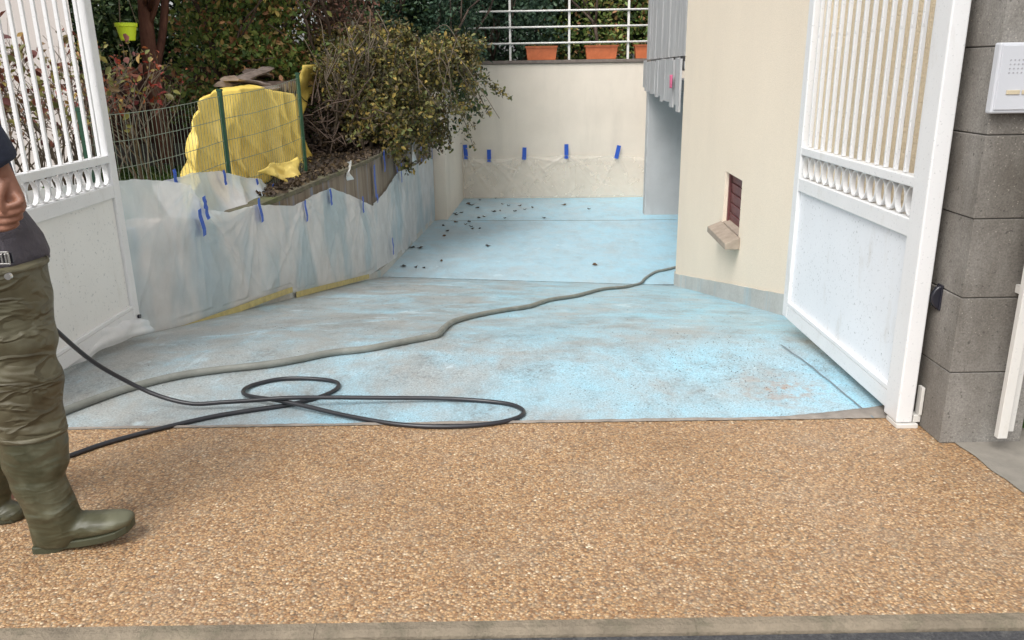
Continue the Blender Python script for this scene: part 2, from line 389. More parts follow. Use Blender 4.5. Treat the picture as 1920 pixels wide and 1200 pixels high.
# wide base ground reaching the horizon on every side
sheet('ground', lambda a, b: (lerp(-150, 150, a), lerp(-150, 180, b), -1.62), 1, 1, M['soil'])
sheet('road', lambda a, b: (lerp(-14, 14, a), lerp(-6, 1.772, b), -.013+.004*fn(a*90, b*20)), 60, 30, M['asphalt'])
def pav(a, b):
    x = lerp(-14, 14, a); y0 = 1.822; y1 = 3.085-.004*x; return (x, lerp(y0, y1, b), .0)
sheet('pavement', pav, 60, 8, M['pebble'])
# underlay of concrete beside the drive
_pa, _pb = gz(1800, 838), gz(1925, 930)
def sp_(a, b):
    y = lerp(_pb.y-.35, 2.99, b); x = _pa.x+(_pb.x-_pa.x)*(y-_pa.y)/(_pb.y-_pa.y); return (lerp(x+.012*fn(y*9), 9, a), y, .004)
sheet('side_paving', sp_, 1, 30, M['patch'])
kb = MB()
X = -14.53
while X < 14:
    L = 1.0; x1 = X+L-.0008
    prof = [(1.824, -.2), (1.824, .002), (1.796, .002), (1.785, -.002), (1.779, -.009), (1.775, -.03), (1.775, -.2)]
    kb.rings([[(X, y+.0, z) for y, z in prof], [(x1, y, z) for y, z in prof]])
    if abs(X) < 3.2 or True:
        o = kb.build('kerb_stone', M['kerb'], smooth=False); tag(o, kind='structure'); kb = MB()
        if X > -13.9: o.name = 'kerb_stone'
    X += L
# threshold strip between pavement and drive
def thr(a, b):
    x = lerp(-2.4, 1.92, a); wob = .012*fn(x*6, 3)+.006*fn(x*23, 8); ww = .014+.07*max(0, (x-1.05)/.4)**1.3 if x > 1.05 else .014
    y = lerp(3.079-.004*x, 3.085+min(ww, .16)+wob, b)
    return (x, y, .004+.006*math.sin(b*math.pi)+.003*fn(x*30, b*4))
sheet('threshold', thr, 160, 4, M['mortar'])
def edgeL(y): return interp(y, [(3.0, -2.40), (4.2, -2.29), (10.5, -1.72), (15, -1.39), (15.01, -1.2), (17.6, -1.0)])
def edgeR(y): return interp(y, [(3.0, 1.93), (5.2, 1.93), (10.5, 2.19), (10.51, 5.0), (17.6, 5.2)])
jm0 = simple('dark_joint', (.17, .20, .22), .9)
def slabf(y0, y1):
    def f(a, b):
        y = lerp(y0, y1, b); x = lerp(edgeL(y)-.02, edgeR(y)+.02, a)
        return (x, y, ground(x, y)+.002*fn(x*3, y*3))
    return f
sheet('driveway', slabf(3.087, 10.48), 60, 120, M['drive'])
_j0, _j1 = gp(1462, 648), gz(1636, 786)
sheet('drive_edge_joint', lambda a, b: (lerp(_j0.x, _j1.x, a)+.008*b+.006*fn(a*9), lerp(_j0.y, _j1.y, a), ground(1.4, lerp(_j0.y, _j1.y, a))+.006), 40, 1, jm0)
sheet('driveway_lower_slab', slabf(10.512, 14.88), 40, 40, M['drive2'])
sheet('driveway_end_slab', slabf(14.905, 17.6), 40, 20, M['drive2'])
def jf(y0, y1):
    def f(a, b):
        y = lerp(y0, y1, b); x = lerp(edgeL(y)-.02, edgeR(y)+.02, a); return (x, y, ground(x, y)-.018)
    return f
jm = simple('joint_filler', (.07, .065, .06), .9)
sheet('slab_joint', jf(10.46, 10.53), 20, 1, jm); sheet('slab_joint', jf(14.86, 14.92), 20, 1, jm)
# raised garden behind the retaining wall
def gard(a, b):
    y = lerp(3.2, 22, b); xr = interp(y, [(3, -2.46), (10.5, -1.93), (15, -1.6), (22, -1.5)]); x = lerp(-14, xr, a**.6)
    return (x, y, .24+.03*fn(x, y)+interp(y, [(3, 0), (12, .05), (22, .5)]))
sheet('garden', gard, 30, 40, M['soil'])
sheet('garden_bank', lambda a, b: (lerp(-14, -2.46, a), 3.2, lerp(-.5, .24, b)), 2, 1, M['soil'])
sheet('terrace_ground', lambda a, b: (lerp(-1.6, 8, a), lerp(17.6, 27, b), 1.45), 2, 2, M['soil'])

# ------------------------------------------------------------------ BACK WALL
t = thing('back_wall', 'pale cream rendered wall closing the far end of the driveway', 'wall', (.9, 17.5, -1.3))
part(MB().bb((-1.6, 17.5, -1.35), (6.0, 17.72, 1.50)), 'wall', M['cream2'], t, bevel=.01)
part(MB().bb((-1.65, 17.46, 1.503), (6.0, 17.76, 1.57)), 'coping', M['cap'], t, bevel=.01)
t = thing('side_wall', 'short cream rendered wall between the plastic sheeting and the far back wall', 'wall', (-1.3, 15, -1.3))
m = MB(); pts = [(-1.66, 15.0), (-1.17, 15.0), (-1.0, 17.497), (-1.66, 17.497)]
m.rings([[(x, y, -1.35) for x, y in pts], [(x, y, 1.45) for x, y in pts]]); part(m, 'wall', M['cream2'], t, bevel=.01)
# clear sheet on the back wall
t = thing('dust_sheet', 'clear plastic sheet taped low across the far cream wall', 'plastic sheet', (1, 17.45, -1.2))
YB = 17.47
tapes = [(873, 285, -4, 26), (917, 292, 0, 22), (983, 288, 3, 22), (1062, 284, 0, 26), (1158, 285, 12, 24)]
tp = [aY(x, y+6, YB) for x, y, a, l in tapes]
xs = [p.x for p in tp]; topz = [(xs[0], tp[0].z)]
for i in range(4):
    sag = (.03, .02, .02, .015)[i]; topz += [((xs[i]+xs[i+1])/2, (tp[i].z+tp[i+1].z)/2-sag), (xs[i+1], tp[i+1].z)]
topz.append((2.95, tp[-1].z-.06))
def bs(a, b):
    x = lerp(-.985, 2.86, a); z1 = interp(x, topz); z = lerp(-1.24, z1, b)
    off = 0
    for i, q in enumerate(xs[:4]):
        dx = x-q; dz = z1-z+.02; ang = math.atan2(dx, dz); rr = math.hypot(dx, dz)
        off += .012*ridg(ang*3+i*7, 0)*math.exp(-rr*1.6)
    if x < 1.4: off += .03*max(0, ridg(x*1.1+z*.8, z*.6, 3))**4
    for i, q in enumerate(xs):
        dx = x-q; dh = z1-z+.02; rr_ = math.hypot(dx, dh)
        for kk in range(4):
            an = (-1.25, -.7, .65, 1.2)[kk]+.2*math.sin(i*2.7+kk*3.1); dd = dx*math.cos(an)-dh*math.sin(an)
            if dx*math.sin(an)+dh*math.cos(an) > 0: off += .022*math.exp(-rr_*.8)*math.exp(-(dd/(.016+.03*rr_))**2)
    off += .004*fn(x*2.2, z*1.5, 2)
    return (x, YB-.012-max(0, off)*.8-.01, z)
part(MB().grid(bs, 260, 80), 'sheet', M['plastic2'], t, smooth=True)
for (x, y, a, l), q in zip(tapes, tp):
    c = aY(x, y, YB-.05); h = l*17.6/FPX/2
    part(MB().box(c, (.085, .006, h*2), Matrix.Rotation(math.radians(a), 3, 'Y')), 'tape_strip', M['blue'], t)

# railing on the back wall
t = thing('railing', 'thin white metal railing of posts and horizontal rails on top of the far wall', 'railing', (.6, 17.6, 1.57))
for x in (-1.16, .05, 1.26, 2.47, 3.68):
    part(MB().bb((x-.022, 17.58, 1.57), (x+.022, 17.62, 3.1)), 'post', M['railw'], t)
for z in (1.90, 2.21, 2.52, 2.83, 3.12):
    part(MB().cyl((-1.2, 17.555, z), (4.2, 17.555, z+.01), .019, n=8), 'rail', M['railw'], t, smooth=True)
def planter(x0, x1, label, seed):
    t = thing('planter', label, 'planter', ((x0+x1)/2, 17.66, 1.57), 'terracotta planters along the railing')
    cx = (x0+x1)/2; w = (x1-x0)/2
    def rg(z, ww, dd): return [(cx-ww, 17.73-dd, z), (cx+ww, 17.73-dd, z), (cx+ww, 17.73+dd, z), (cx-ww, 17.73+dd, z)]
    part(MB().rings([rg(1.575, w*.9, .075), rg(1.83, w, .1), rg(1.83, w*.95, .085), rg(1.79, w*.93, .08)]), 'box', M['terra'], t, bevel=.005)
    r = MB()
    for d in (-1, 1): r.bb((cx-w-.012, 17.73+d*.105-.008, 1.815), (cx+w+.012, 17.73+d*.105+.008, 1.85))
    for d in (-1, 1): r.bb((cx+d*(w+.004)-.008, 17.64, 1.816), (cx+d*(w+.004)+.008, 17.82, 1.849))
    part(r, 'rim', M['terra'], t)
    part(MB().rings([rg(1.78, w*.9, .078), rg(1.815, w*.88, .076)]), 'soil', M['soil'], t)
    rr = random.Random(seed); P = [V((cx+rr.uniform(-w, w)*.85, 17.73+rr.uniform(-.05, .05), 1.83+rr.random()*.06)) for _ in range(70)]
    leafmesh('plants', P, .03, M['lf_mix'], t, kind='stuff')

# ------------------------------------------------------------------ foliage helper
def leafmesh(name, P, size, mat, parent=None, kind=None, label=None, cat=None, nrm=None, asp=.55, up=.35):
    P = np.array([tuple(p) for p in P], float); n = len(P)
    b = V((0, 0, 0)); pp = parent
    while pp: b = b+V(pp.location); pp = pp.parent
    P = P-np.array(b)
    A = RNG.normal(size=(n, 3)); A[:, 2] -= up; A /= np.linalg.norm(A, axis=1)[:, None]
    N = RNG.normal(size=(n, 3))+np.array([0, -.5, .8]); B = np.cross(A, N); B /= np.linalg.norm(B, axis=1)[:, None]; C = np.cross(B, A)
    s = size*RNG.uniform(.35, 1.65, size=(n, 1)); w = s*asp/2
    v = np.empty((n, 6, 3))
    v[:, 0] = P-A*s*.5; v[:, 1] = P-A*s*.12+B*w+C*s*.10; v[:, 2] = P+A*s*.22+B*w*.8+C*s*.08
    v[:, 3] = P+A*s*.55-C*s*.08; v[:, 4] = P+A*s*.22-B*w*.8+C*s*.08; v[:, 5] = P-A*s*.12-B*w+C*s*.10
    me = bpy.data.meshes.new(name); me.vertices.add(n*6); me.vertices.foreach_set('co', v.reshape(-1))
    q = np.array([[0, 1, 2, 3], [0, 3, 4, 5]]); idx = (np.arange(n)[:, None, None]*6+q[None]).reshape(-1)
    me.loops.add(n*8); me.loops.foreach_set('vertex_index', idx.astype(np.int32))
    me.polygons.add(n*2); me.polygons.foreach_set('loop_start', (np.arange(n*2)*4).astype(np.int32))
    me.update(calc_edges=True); me.validate()
    me.materials.append(mat)
    o = bpy.data.objects.new(name, me); COL.objects.link(o)
    if parent: o.parent = parent
    tag(o, label, cat, None, kind); return o
def clumps(c, r, nclump, nleaf, cr, shell=.55):
    """leaf points in clumps scattered through an ellipsoid, denser outward"""
    d = RNG.normal(size=(nclump, 3)); d /= np.linalg.norm(d, axis=1)[:, None]
    k = shell+(1-shell)*RNG.random((nclump, 1)); C = np.array(c)+d*k*np.array(r)
    cc = C[RNG.integers(0, nclump, nleaf)]; g = RNG.normal(size=(nleaf, 3)); return cc+g*cr*np.array([1, 1, .75])
def boxclumps(a, b, nclump, nleaf, cr):
    C = RNG.uniform(a, b, size=(nclump, 3)); cc = C[RNG.integers(0, nclump, nleaf)]; return cc+RNG.normal(size=(nleaf, 3))*cr
def branchy(mb, p, d, L, r, depth, spread=.6, rr=random, kids=3, tips=None, grav=.0):
    P = [p]; q = V(p); dd = V(d).normalized()
    for i in range(4):
        dd = (dd+V((rr.uniform(-1, 1), rr.uniform(-1, 1), rr.uniform(-.6, .8)-grav))*.18).normalized(); q = q+dd*L/4; P.append(q.copy())
    mb.tube(P, [r, r*.9, r*.8, r*.7, r*.55], 5 if depth < 2 else 7)
    if tips is not None and depth <= 1: tips += [P[2], P[3], P[4]]
    if depth > 0:
        for k in range(kids):
            a = V((rr.uniform(-1, 1), rr.uniform(-1, 1), rr.uniform(-.4, .9)-grav)).normalized()
            branchy(mb, P[rr.choice((2, 3, 4))], (dd+a*spread*1.4), L*.68, r*.55, depth-1, spread, rr, kids, tips, grav)
def plant(name, label, cat, loc, trunkmat, leafmat, pts, size, group=None, trunk=None, **k):
    t = thing(name, label, cat, loc, group)
    if trunk:
        m = MB(); trunk(m); part(m, 'trunk' if 'tree' in name else 'branches', trunkmat, t, smooth=True)['kind'] = 'stuff'
    leafmesh('foliage', pts, size, leafmat, t, kind='stuff', **k)
    return t

# planters
for a, b, lab, sd_ in ((.37, 1.02, 'leftmost orange planter box behind the white railing', 1), (1.60, 2.27, 'middle orange planter box behind the white railing', 2), (2.62, 3.28, 'orange planter box cut off by the grey boards at the right', 3)):
    planter(a, b, lab, sd_)

# ------------------------------------------------------------------ HOUSE on the right
def hx(y): return lerp(1.93, 2.185, (y-5.2)/5.3)
HN = V((-5.3, .255, 0)).normalized()   # outward normal of the driveway face
def hP(y, z, out=0): return V((hx(y), y, z))+HN*out
def on_house(px, py): return pl(px, py, (hx(5.2), 5.2, 0), HN)
t = thing('house', 'smooth cream rendered house side wall beside the ramp, with a small basement window', 'house', (2.1, 8, -1))
wy0, wy1 = on_house(1389, 380).y, on_house(1357, 380).y
wz1 = (on_house(1357, 315).z+on_house(1390, 342).z)/2; wz0 = on_house(1360, 428).z
m = MB(); ys = [5.2, wy0, wy1, 10.5]; zs = [-1.8, wz0, wz1, 5.5]
G = {}
for i, y in enumerate(ys):
    for j, z in enumerate(zs): G[i, j] = len(m.v); m.v.append(tuple(hP(y, z)))
for i in range(3):
    for j in range(3):
        if (i, j) != (1, 1): m.f.append((G[i, j], G[i, j+1], G[i+1, j+1], G[i+1, j]))
RD = -.085
rc = {}
for i in (1, 2):
    for j in (1, 2): rc[i, j] = len(m.v); m.v.append(tuple(hP(ys[i], zs[j]+(.05 if j == 1 else 0), RD)))
for a, b in (((1, 1), (2, 1)), ((2, 1), (2, 2)), ((2, 2), (1, 2)), ((1, 2), (1, 1))): m.f.append((G[a], G[b], rc[b], rc[a]))
for i, (y, dirx) in enumerate(((5.2, 0), (10.5, 0))):
    x = hx(y); m.quad((x, y, -1.8), (7, y, -1.8), (7, y, 5.5), (x, y, 5.5))
m.quad((hx(5.2), 5.2, 5.5), (hx(10.5), 10.5, 5.5), (7, 10.5, 5.5), (7, 5.2, 5.5)); m.quad((7, 5.2, -1.8), (7, 10.5, -1.8), (7, 10.5, 5.5), (7, 5.2, 5.5))
part(m, 'wall', M['cream'], t)
# plinth: follows the ramp
m = MB()
def plf(a, b):
    y = lerp(5.0, 10.51, a); return hP(y, lerp(ground(2.0, y)-.05, ground(2.0, y)+.155+.006*fn(y*3), b), .014)
m.grid(plf, 40, 1); m.grid(lambda a, b: hP(lerp(5.0, 10.51, a), ground(2.0, lerp(5.0, 10.51, a))+.155+.006*fn(lerp(5.0, 10.51, a)*3), lerp(.014, -.01, b)), 40, 1)
m.quad((hx(10.5)-.014, 10.514, -1.7), (4, 10.514, -1.7), (4, 10.514, -1.2), (hx(10.5)-.014, 10.514, -1.2))
part(m, 'plinth', M['plinth'], t)
wn = thing('window', None, None, (0, 0, 0)); wn.parent = t
fr = MB()
for (a, b) in (((wy0, wz0+.05), (wy0+.04, wz1)), ((wy1-.04, wz0+.05), (wy1, wz1))):
    part(MB().quad(hP(a[0], a[1], RD+.03), hP(b[0], a[1], RD+.03), hP(b[0], b[1], RD+.03), hP(a[0], b[1], RD+.03)), 'frame', M['maroon'], wn, solid=.02)
for i in range(5):
    za = lerp(wz0+.05, wz1, i/5); zb = lerp(wz0+.05, wz1, (i+1)/5)-.008
    part(MB().quad(hP(wy0+.04, za, RD+.012), hP(wy1-.04, za, RD+.012), hP(wy1-.04, zb, RD+.022), hP(wy0+.04, zb, RD+.022)), 'panel', M['maroon'], wn, solid=.012)
s = MB(); a0, a1 = wy0-.07, wy1+.07
def srow(y): return [hP(y, wz0-.075, .13), hP(y, wz0-.02, .13), hP(y, wz0+.035, -.0), hP(y, wz0+.0, -.0), hP(y, wz0-.075, -.0)]
s.rings([srow(a0), srow(a1)]); part(s, 'sill', M['sill'], wn, bevel=.006)
s2 = MB(); s2.quad(hP(wy0+.003, wz0+.037, 0), hP(wy1-.003, wz0+.037, 0), hP(wy1-.003, wz0+.07, RD+.005), hP(wy0+.003, wz0+.07, RD+.005)); part(s2, 'inner_sill', M['sill'], wn)
# roughcast garden wall behind the right leaf
t = thing('roughcast_wall', 'coarse yellow roughcast wall behind the white gate leaf on the right', 'wall', (2, 4.2, 0))
part(MB().bb((1.935, 3.16, -.6), (2.3, 5.196, 3.4)), 'wall', M['rough'], t)
# garage
t = thing('garage', 'shaded grey plaster garage end wall under the weathered boards', 'garage', (3.2, 15.4, -1.3))
part(MB().bb((2.56, 15.4, -1.5), (6.5, 15.62, 1.0)), 'wall', M['garage'], t, bevel=.012)
m = MB(); pts = [(2.562, 15.622), (2.80, 15.622), (3.15, 17.495), (2.92, 17.495)]; part(m.rings([[(x, y, -1.5) for x, y in pts], [(x, y, 1.0) for x, y in pts]]), 'return_wall', M['garage'], t)
part(MB().bb((2.66, 10.52, 1.04), (6.5, 15.39, 1.2)), 'ceiling_slab', M['garage'], t)
# weathered boards
t = thing('board_screen', 'weathered grey vertical board screen hanging over the garage entrance', 'board screen', (2.4, 13, 1))
def bx_(y): return lerp(2.17, 2.50, (y-10.55)/4.9)
y = 10.56; i = 0; rr = random.Random(4)
while y < 15.45:
    wd = rr.uniform(.26, .42); x = bx_(y)
    zb = lerp(.88, 1.02, (y-10.5)/5)+rr.uniform(-.04, .04)
    for (za, zc, off) in ((zb, 1.50+rr.uniform(-.02, .02), 0), (1.53, 3.4, .05)):
        o = MB().box((x+off+rr.uniform(-.012, .012), y+wd/2, (za+zc)/2), (.028, wd-.03, zc-za), Matrix.Rotation(math.atan2(-.33, 4.9), 3, 'Z'))
        part(o, 'board', M['greyboard'], t)
    y += wd
part(MB().box((bx_(13)+.045, 13, 1.42), (.05, 4.86, .09), Matrix.Rotation(math.atan2(-.33, 4.9), 3, 'Z')), 'batten', M['greyboard'], t)
part(MB().box((bx_(13)+.10, 13, 2.45), (.03, 4.86, 2.2), Matrix.Rotation(math.atan2(-.33, 4.9), 3, 'Z')), 'backing', M['garage'], t)
pc = pl(1262, 152, (2.13, 10.55, 0), (-4.9, .33, 0))
m = MB().grid(lambda a, b: (pc.x-.02-.012*math.sin(a*9), pc.y-.05+a*.10-.04*b*(.5-a), pc.z-.09+.17*b), 8, 8)
o = m.build('cloth', M['pink'], solid=.006, smooth=True); tag(o, 'small pink cloth hanging on the grey boards by the house corner', 'cloth')

# ------------------------------------------------------------------ PILLAR
t = thing('gate_pillar', 'grey concrete block gate pillar carrying the intercom', 'pillar', (1.8, 2.99, 0))
m0 = None
for i in range(8):
    z = i*.29
    b = MB().bb((1.638, 2.838, .002+z), (1.948, 3.15, z+.288))
    o = part(b, 'block', M['block'], t, bevel=.003)
    o.location.x += random.uniform(-.003, .003)
part(MB().bb((1.642, 2.842, .0), (1.944, 3.146, 2.3)), 'mortar_core', simple('dark_mortar', (.06, .055, .05), .9), t)
# intercom
t = thing('intercom', 'pale grey intercom panel with speaker holes on the block pillar', 'intercom', (1.9, 2.83, 1.35))
a = aY(1868, 80, 2.815); b = aY(1857, 213, 2.815)
x0 = (a.x+b.x)/2; z1, z0 = a.z, b.z
part(MB().bb((x0, 2.802, z0), (x0+.185, 2.8375, z1)), 'housing', M['intercom'], t, bevel=.006)
part(MB().bb((x0+.008, 2.7985, z0+.012), (x0+.177, 2.803, z1-.008)), 'faceplate', M['intercom'], t, bevel=.002)
for r in range(4):
    for c in range(6):
        part(MB().cyl((x0+.040+c*.0135, 2.7975, z1-.055-r*.0135), (x0+.040+c*.0135, 2.7983, z1-.055-r*.0135), .0028, n=8), 'speaker_hole', M['hole'], t)
part(MB().bb((x0+.040, 2.7955, z0+.062), (x0+.085, 2.7985, z0+.076)), 'name_strip', M['name'], t, bevel=.001)
part(MB().bb((x0+.092, 2.7955, z0+.062), (x0+.12, 2.7985, z0+.076)), 'call_button', M['name'], t, bevel=.001)
# photocell on the pillar flank
c = aX(1762, 557, 1.636)
t = thing('photocell', 'black half-round photocell on the flank of the block pillar', 'photocell', tuple(c))
R = []
for dy in (-.010, -.007, .007, .010):
    g = .9 if abs(dy) > .008 else 1
    R.append([(c.x-.034*g*math.sin(math.pi*j/16), c.y+dy, c.z+.046*g*math.cos(math.pi*j/16)) for j in range(17)])
part(MB().rings(R), 'cover', M['black'], t, bevel=.001)
part(MB().bb((c.x-.006, c.y-.018, c.z-.05), (c.x+.001, c.y+.018, c.z+.05)), 'base_plate', M['black'], t, bevel=.002)
# white rail by the pillar
pa = aY(1862, 812, 2.79); 
t = thing('metal_channel', 'tall white metal channel standing in front of the block pillar', 'metal channel', (pa.x, 2.79, pa.z))
part(MB().bb((pa.x-.012, 2.74, pa.z), (pa.x+.024, 2.765, 2.4)), 'front_flange', M['alu'], t, bevel=.002)
part(MB().bb((pa.x+.030, 2.775, pa.z+.012), (pa.x+.066, 2.80, 2.4)), 'rear_flange', M['alu'], t, bevel=.002)
part(MB().bb((pa.x+.022, 2.765, pa.z-.012), (pa.x+.032, 2.80, 2.4)), 'web', simple('dark_gasket', (.05, .05, .05), .6), t)
for z in (.6, 1.4): part(MB().bb((pa.x+.02, 2.80, z), (pa.x+.06, 2.838, z+.03)), 'bracket', M['alu'], t)
# street wall right of the pillar
t = thing('street_wall', 'grey block wall edge just right of the block pillar', 'wall', (2.6, 3.1, 0))
part(MB().bb((1.965, 3.02, 0), (5, 3.2, 1.9)), 'wall', M['block'], t)
rr = random.Random(3); P = [V((2.0+rr.random()*.12, 2.93+rr.random()*.07, .02+rr.random()*.16)) for _ in range(160)]
w_ = thing('weed', 'small green weed in the corner beside the block pillar', 'weed', (2.05, 2.97, 0)); leafmesh('foliage', P, .05, M['grass'], w_, kind='stuff')

# ------------------------------------------------------------------ GATES
def gate(name, label, X0, X1, Y0, Y1, side, panmat, nb, zt=2.25):
    """leaf in the plane X0..X1, running from hinge Y0 to free end Y1; side = x direction the visible face looks"""
    t = thing(name, label, 'gate', ((X0+X1)/2, Y0, .04), 'white metal driveway gate leaves')
    xm = (X0+X1)/2; W = M['white']
    part(MB().bb((X0, Y0, .02), (X1, Y0+.115, zt)), 'stile', W, t, bevel=.006)
    part(MB().bb((X0+.006, Y1-.075, .04), (X1-.006, Y1, zt)), 'stile', W, t, bevel=.006)
    ya, yb = Y0+.117, Y1-.077
    def rail(z0, z1, nm='rail', o=.006): return part(MB().bb((X0+o, ya, z0), (X1-o, yb, z1)), nm, W, t, bevel=.004)
    rail(.04, .115, 'bottom_rail'); rail(.755, .825); rail(.945, .985); rail(zt-.06, zt-.005, 'top_rail')
    part(MB().bb((xm-.008, ya, .117), (xm+.008, yb, .753)), 'panel', panmat, t)
    xf = X0 if side < 0 else X1
    part(MB().bb((xf-side*.004, ya, .117), (xf-side*.028, yb, .137)), 'moulding', W, t, bevel=.003)
    L = yb-ya; sp = L/nb
    bar = MB().bb((-.009, -.0075, .987), (.009, .0075, zt-.062)); br = None
    for k in range(nb):
        yc = ya+(k+.5)*sp
        if br is None:
            br = bar.build('bar', W, t, bevel=.002); o = br
        else:
            o = br.copy(); COL.objects.link(o); o.parent = t
        o.location = (0, yc-Y0, -.04)
    rg = None
    for k in range(nb):
        yc = ya+(k+.5)*sp
        if rg is None:
            R = []; ry, rz = sp/2-.002, .0585; th = .0065
            for j in range(28):
                a = 2*math.pi*j/28; c, s = math.cos(a), math.sin(a)
                R.append([(dx, c*(ry-dr*th), .886+s*(rz-dr*th*.8)) for dx, dr in ((-.011, 0), (.011, 0), (.011, 1), (-.011, 1))])
            rg = MB().rings(R, closed=True).build('ring', W, t, smooth=False); o = rg
        else:
            o = rg.copy(); COL.objects.link(o); o.parent = t
        o.location = (0, yc-Y0, -.04)
    return t
gR = gate('gate_leaf', 'right white gate leaf standing open beside the block pillar', 1.535, 1.60, 2.985, 4.43, -1, M['whitepan'], 14)
hb = MB().bb((1.605, 2.99, .02), (1.634, 3.03, .05)).bb((1.622, 2.985, .052), (1.634, 3.02, .17)).bb((1.535, 2.975, -.0), (1.62, 3.07, .018))
part(hb, 'hinge_bracket', M['alu'], gR, bevel=.002)
gL = gate('gate_leaf', 'left white gate leaf with dirty panel behind the person in waders', -2.232, -2.17, 2.985, 4.56, 1, M['whitepan2'], 14)
part(MB().bb((-2.205, 4.45, .0), (-2.195, 4.50, .038)), 'drop_bolt', M['black'], gL)
part(MB().cyl((-2.172, 4.56-.035, .06), (-2.160, 4.56-.035, .06), .012), 'rubber_stop', M['black'], gL)

# ------------------------------------------------------------------ LEFT RETAINING WALL
def wxl(y): return interp(y, [(3.2, -2.50), (4.45, -2.43), (4.72, -2.32), (10.5, -1.76), (15, -1.43)])
def topw(y): return interp(y, [(4.0, .52), (5.3, .50), (5.9, .30), (10, .30), (14, .34), (15, .36)])
t = thing('retaining_wall', 'brown streaked concrete retaining wall holding up the garden beside the ramp', 'wall', (-2, 8, -1))
m = MB(); R = []
for i in range(60):
    y = lerp(3.6, 14.99, i/59); x = wxl(y); z = topw(y)+.01*fn(y*3)
    R.append([(x, y, -1.5), (x, y, z), (x-.22, y, z+.01), (x-.22, y, -1.5)])
part(m.rings(R), 'wall', M['wallc'], t)
cr = MB(); R = []
for i in range(70):
    y = lerp(5.6, 14.9, i/69); x = wxl(y); z = topw(y)
    R.append([(x+.03+.008*fn(y*7), y, z+.012), (x+.025, y, z+.05+.008*fn(y*9, 2)), (x-.26, y, z+.055+.01*fn(y*6, 5)), (x-.26, y, z+.012)])
part(cr.rings(R), 'coping', simple('mossy_coping', (.12, .105, .07), .9, .4, 9, .9, 40, .02, dirt=(.10, .12, .03), dsc=3, damt=.9), t)
# pale footing visible under the sheet
ft = MB(); R = []
for i in range(60):
    y = lerp(4.3, 14.98, i/59); x = wxl(y); z = ground(x, y)
    R.append([(x-.03, y, z-.1), (x+.035+.008*fn(y*4), y, z-.1), (x+.03+.008*fn(y*4), y, z+.085+.015*fn(y*2.3)), (x-.03, y, z+.10)])
part(ft.rings(R), 'footing', M['plinth'], t)
LIT = []
rr = random.Random(9)
for _ in range(1300):
    y = rr.uniform(8.6, 13); x = wxl(y)-.26-rr.random()*1.1; LIT.append(V((x, y, .33+rr.random()*.03)))
for _ in range(900):
    y = rr.uniform(7.2, 11.6); x = wxl(y)-rr.random()*.26; LIT.append(V((x, y, topw(y)+.06+rr.random()*.03)))
o = leafmesh('leaf_litter', LIT, .05, M['lf_litter'], None, 'stuff', 'brown leaf litter along the retaining wall coping', 'leaf litter')

# ------------------------------------------------------------------ DUST SHEETS on the left
def wall_pt(px, py):
    """sight line meets the driveway face of the retaining wall"""
    a = pl(px, py, (wxl(4.72), 4.72, 0), (5.78, -.56, 0))
    if a.y > 10.5: a = pl(px, py, (wxl(10.5), 10.5, 0), (4.5, -.33, 0))
    return a
tops = [(4.0, .86)]
for p in ((232, 336), (300, 340), (345, 346), (366, 392), (420, 398), (468, 384), (540, 386), (580, 366), (612, 352), (650, 366), (690, 386), (715, 362), (742, 322), (770, 312), (800, 296), (822, 292)):
    q = wall_pt(*p); tops.append((q.y, q.z))
tops = sorted(tops); tops = [(y, z) for y, z in tops if y < 15.2]
# ease the step between the near raised part and the wall top
bots = []
for p in ((262, 634), (330, 612), (420, 580), (535, 541), (545, 552), (680, 519)):
    q = wall_pt(*p); bots.append((q.y, q.z))
bots.append((12, ground(wxl(12), 12)+.01)); bots.append((15, ground(wxl(15), 15)+.0)); bots = sorted(bots)
tps = [wall_pt(*p) for p in ((362, 395), (468, 390), (558, 390), (605, 362), (668, 372), (740, 322), (825, 300))]
Y0s, Y1s = 3.7, 14.97
def fs(a, b):
    y = lerp(Y0s, Y1s, a**1.35)
    z1 = interp(y, tops)+.008*fn(y*8, 1); z0 = interp(y, bots) if y > bots[0][0] else ground(-2, y)+.01
    z = lerp(z0, z1, b); x = wxl(y)
    off = .035
    h = z1-z
    for i, q in enumerate(tps):
        dy = y-q.y; rr_ = math.hypot(dy, h+.03); ang = math.atan2(dy, h+.03)
        off += .030*(ridg(ang*3.2+i*5.3, .3*rr_)-.5)*math.exp(-rr_*1.1)
    off += .05*max(0, ridg(y*1.15+.35*z, z*.5, 7))**2*(.35+.65*math.sin(math.pi*min(1, b*1.05)))
    off += .018*fn(y*3.1, z*1.8, 4)+.006*fn(y*11, z*7, 6)
    off += .022*max(0, ridg(y*2.1+.9*z, z*.35, 17)-.72)/.28+.018*max(0, ridg(y*1.7-1.1*z, z*.4, 23)-.75)/.25
    for i, q in enumerate(tps):
        dy = y-q.y; dh = h+.02; rr_ = math.hypot(dy, dh)
        if rr_ > 1.6: continue
        for kk in range(4):
            an = (-1.15, -.35, .10, .9)[kk]+.25*math.sin(i*3.7+kk*2.1)
            dd = dy*math.cos(an)-dh*math.sin(an)
            if dy*math.sin(an)+dh*math.cos(an) > 0: off += (.017*math.exp(-rr_*.9)+.004)*math.exp(-(dd/(.012+.018*rr_))**2)
    if y > 10.3: off *= .6
    near = max(0, min(1, (5.2-y)/1.2)); off += near*(.10*math.sin(b*3.0)**2+.05*ridg(y*2.2+z*1.2, z*1.1))
    if b < .06 and y > 4.3: off = min(off, .055)
    off = lerp(.03, off, max(0, min(1, (y-4.62)/.25)))
    off = .035+(off-.035)*.55
    return (x+max(.012, off), y, z)
t = thing('dust_sheet', 'long milky plastic sheet taped along the retaining wall beside the ramp', 'plastic sheet', (-2, 8, -.6))
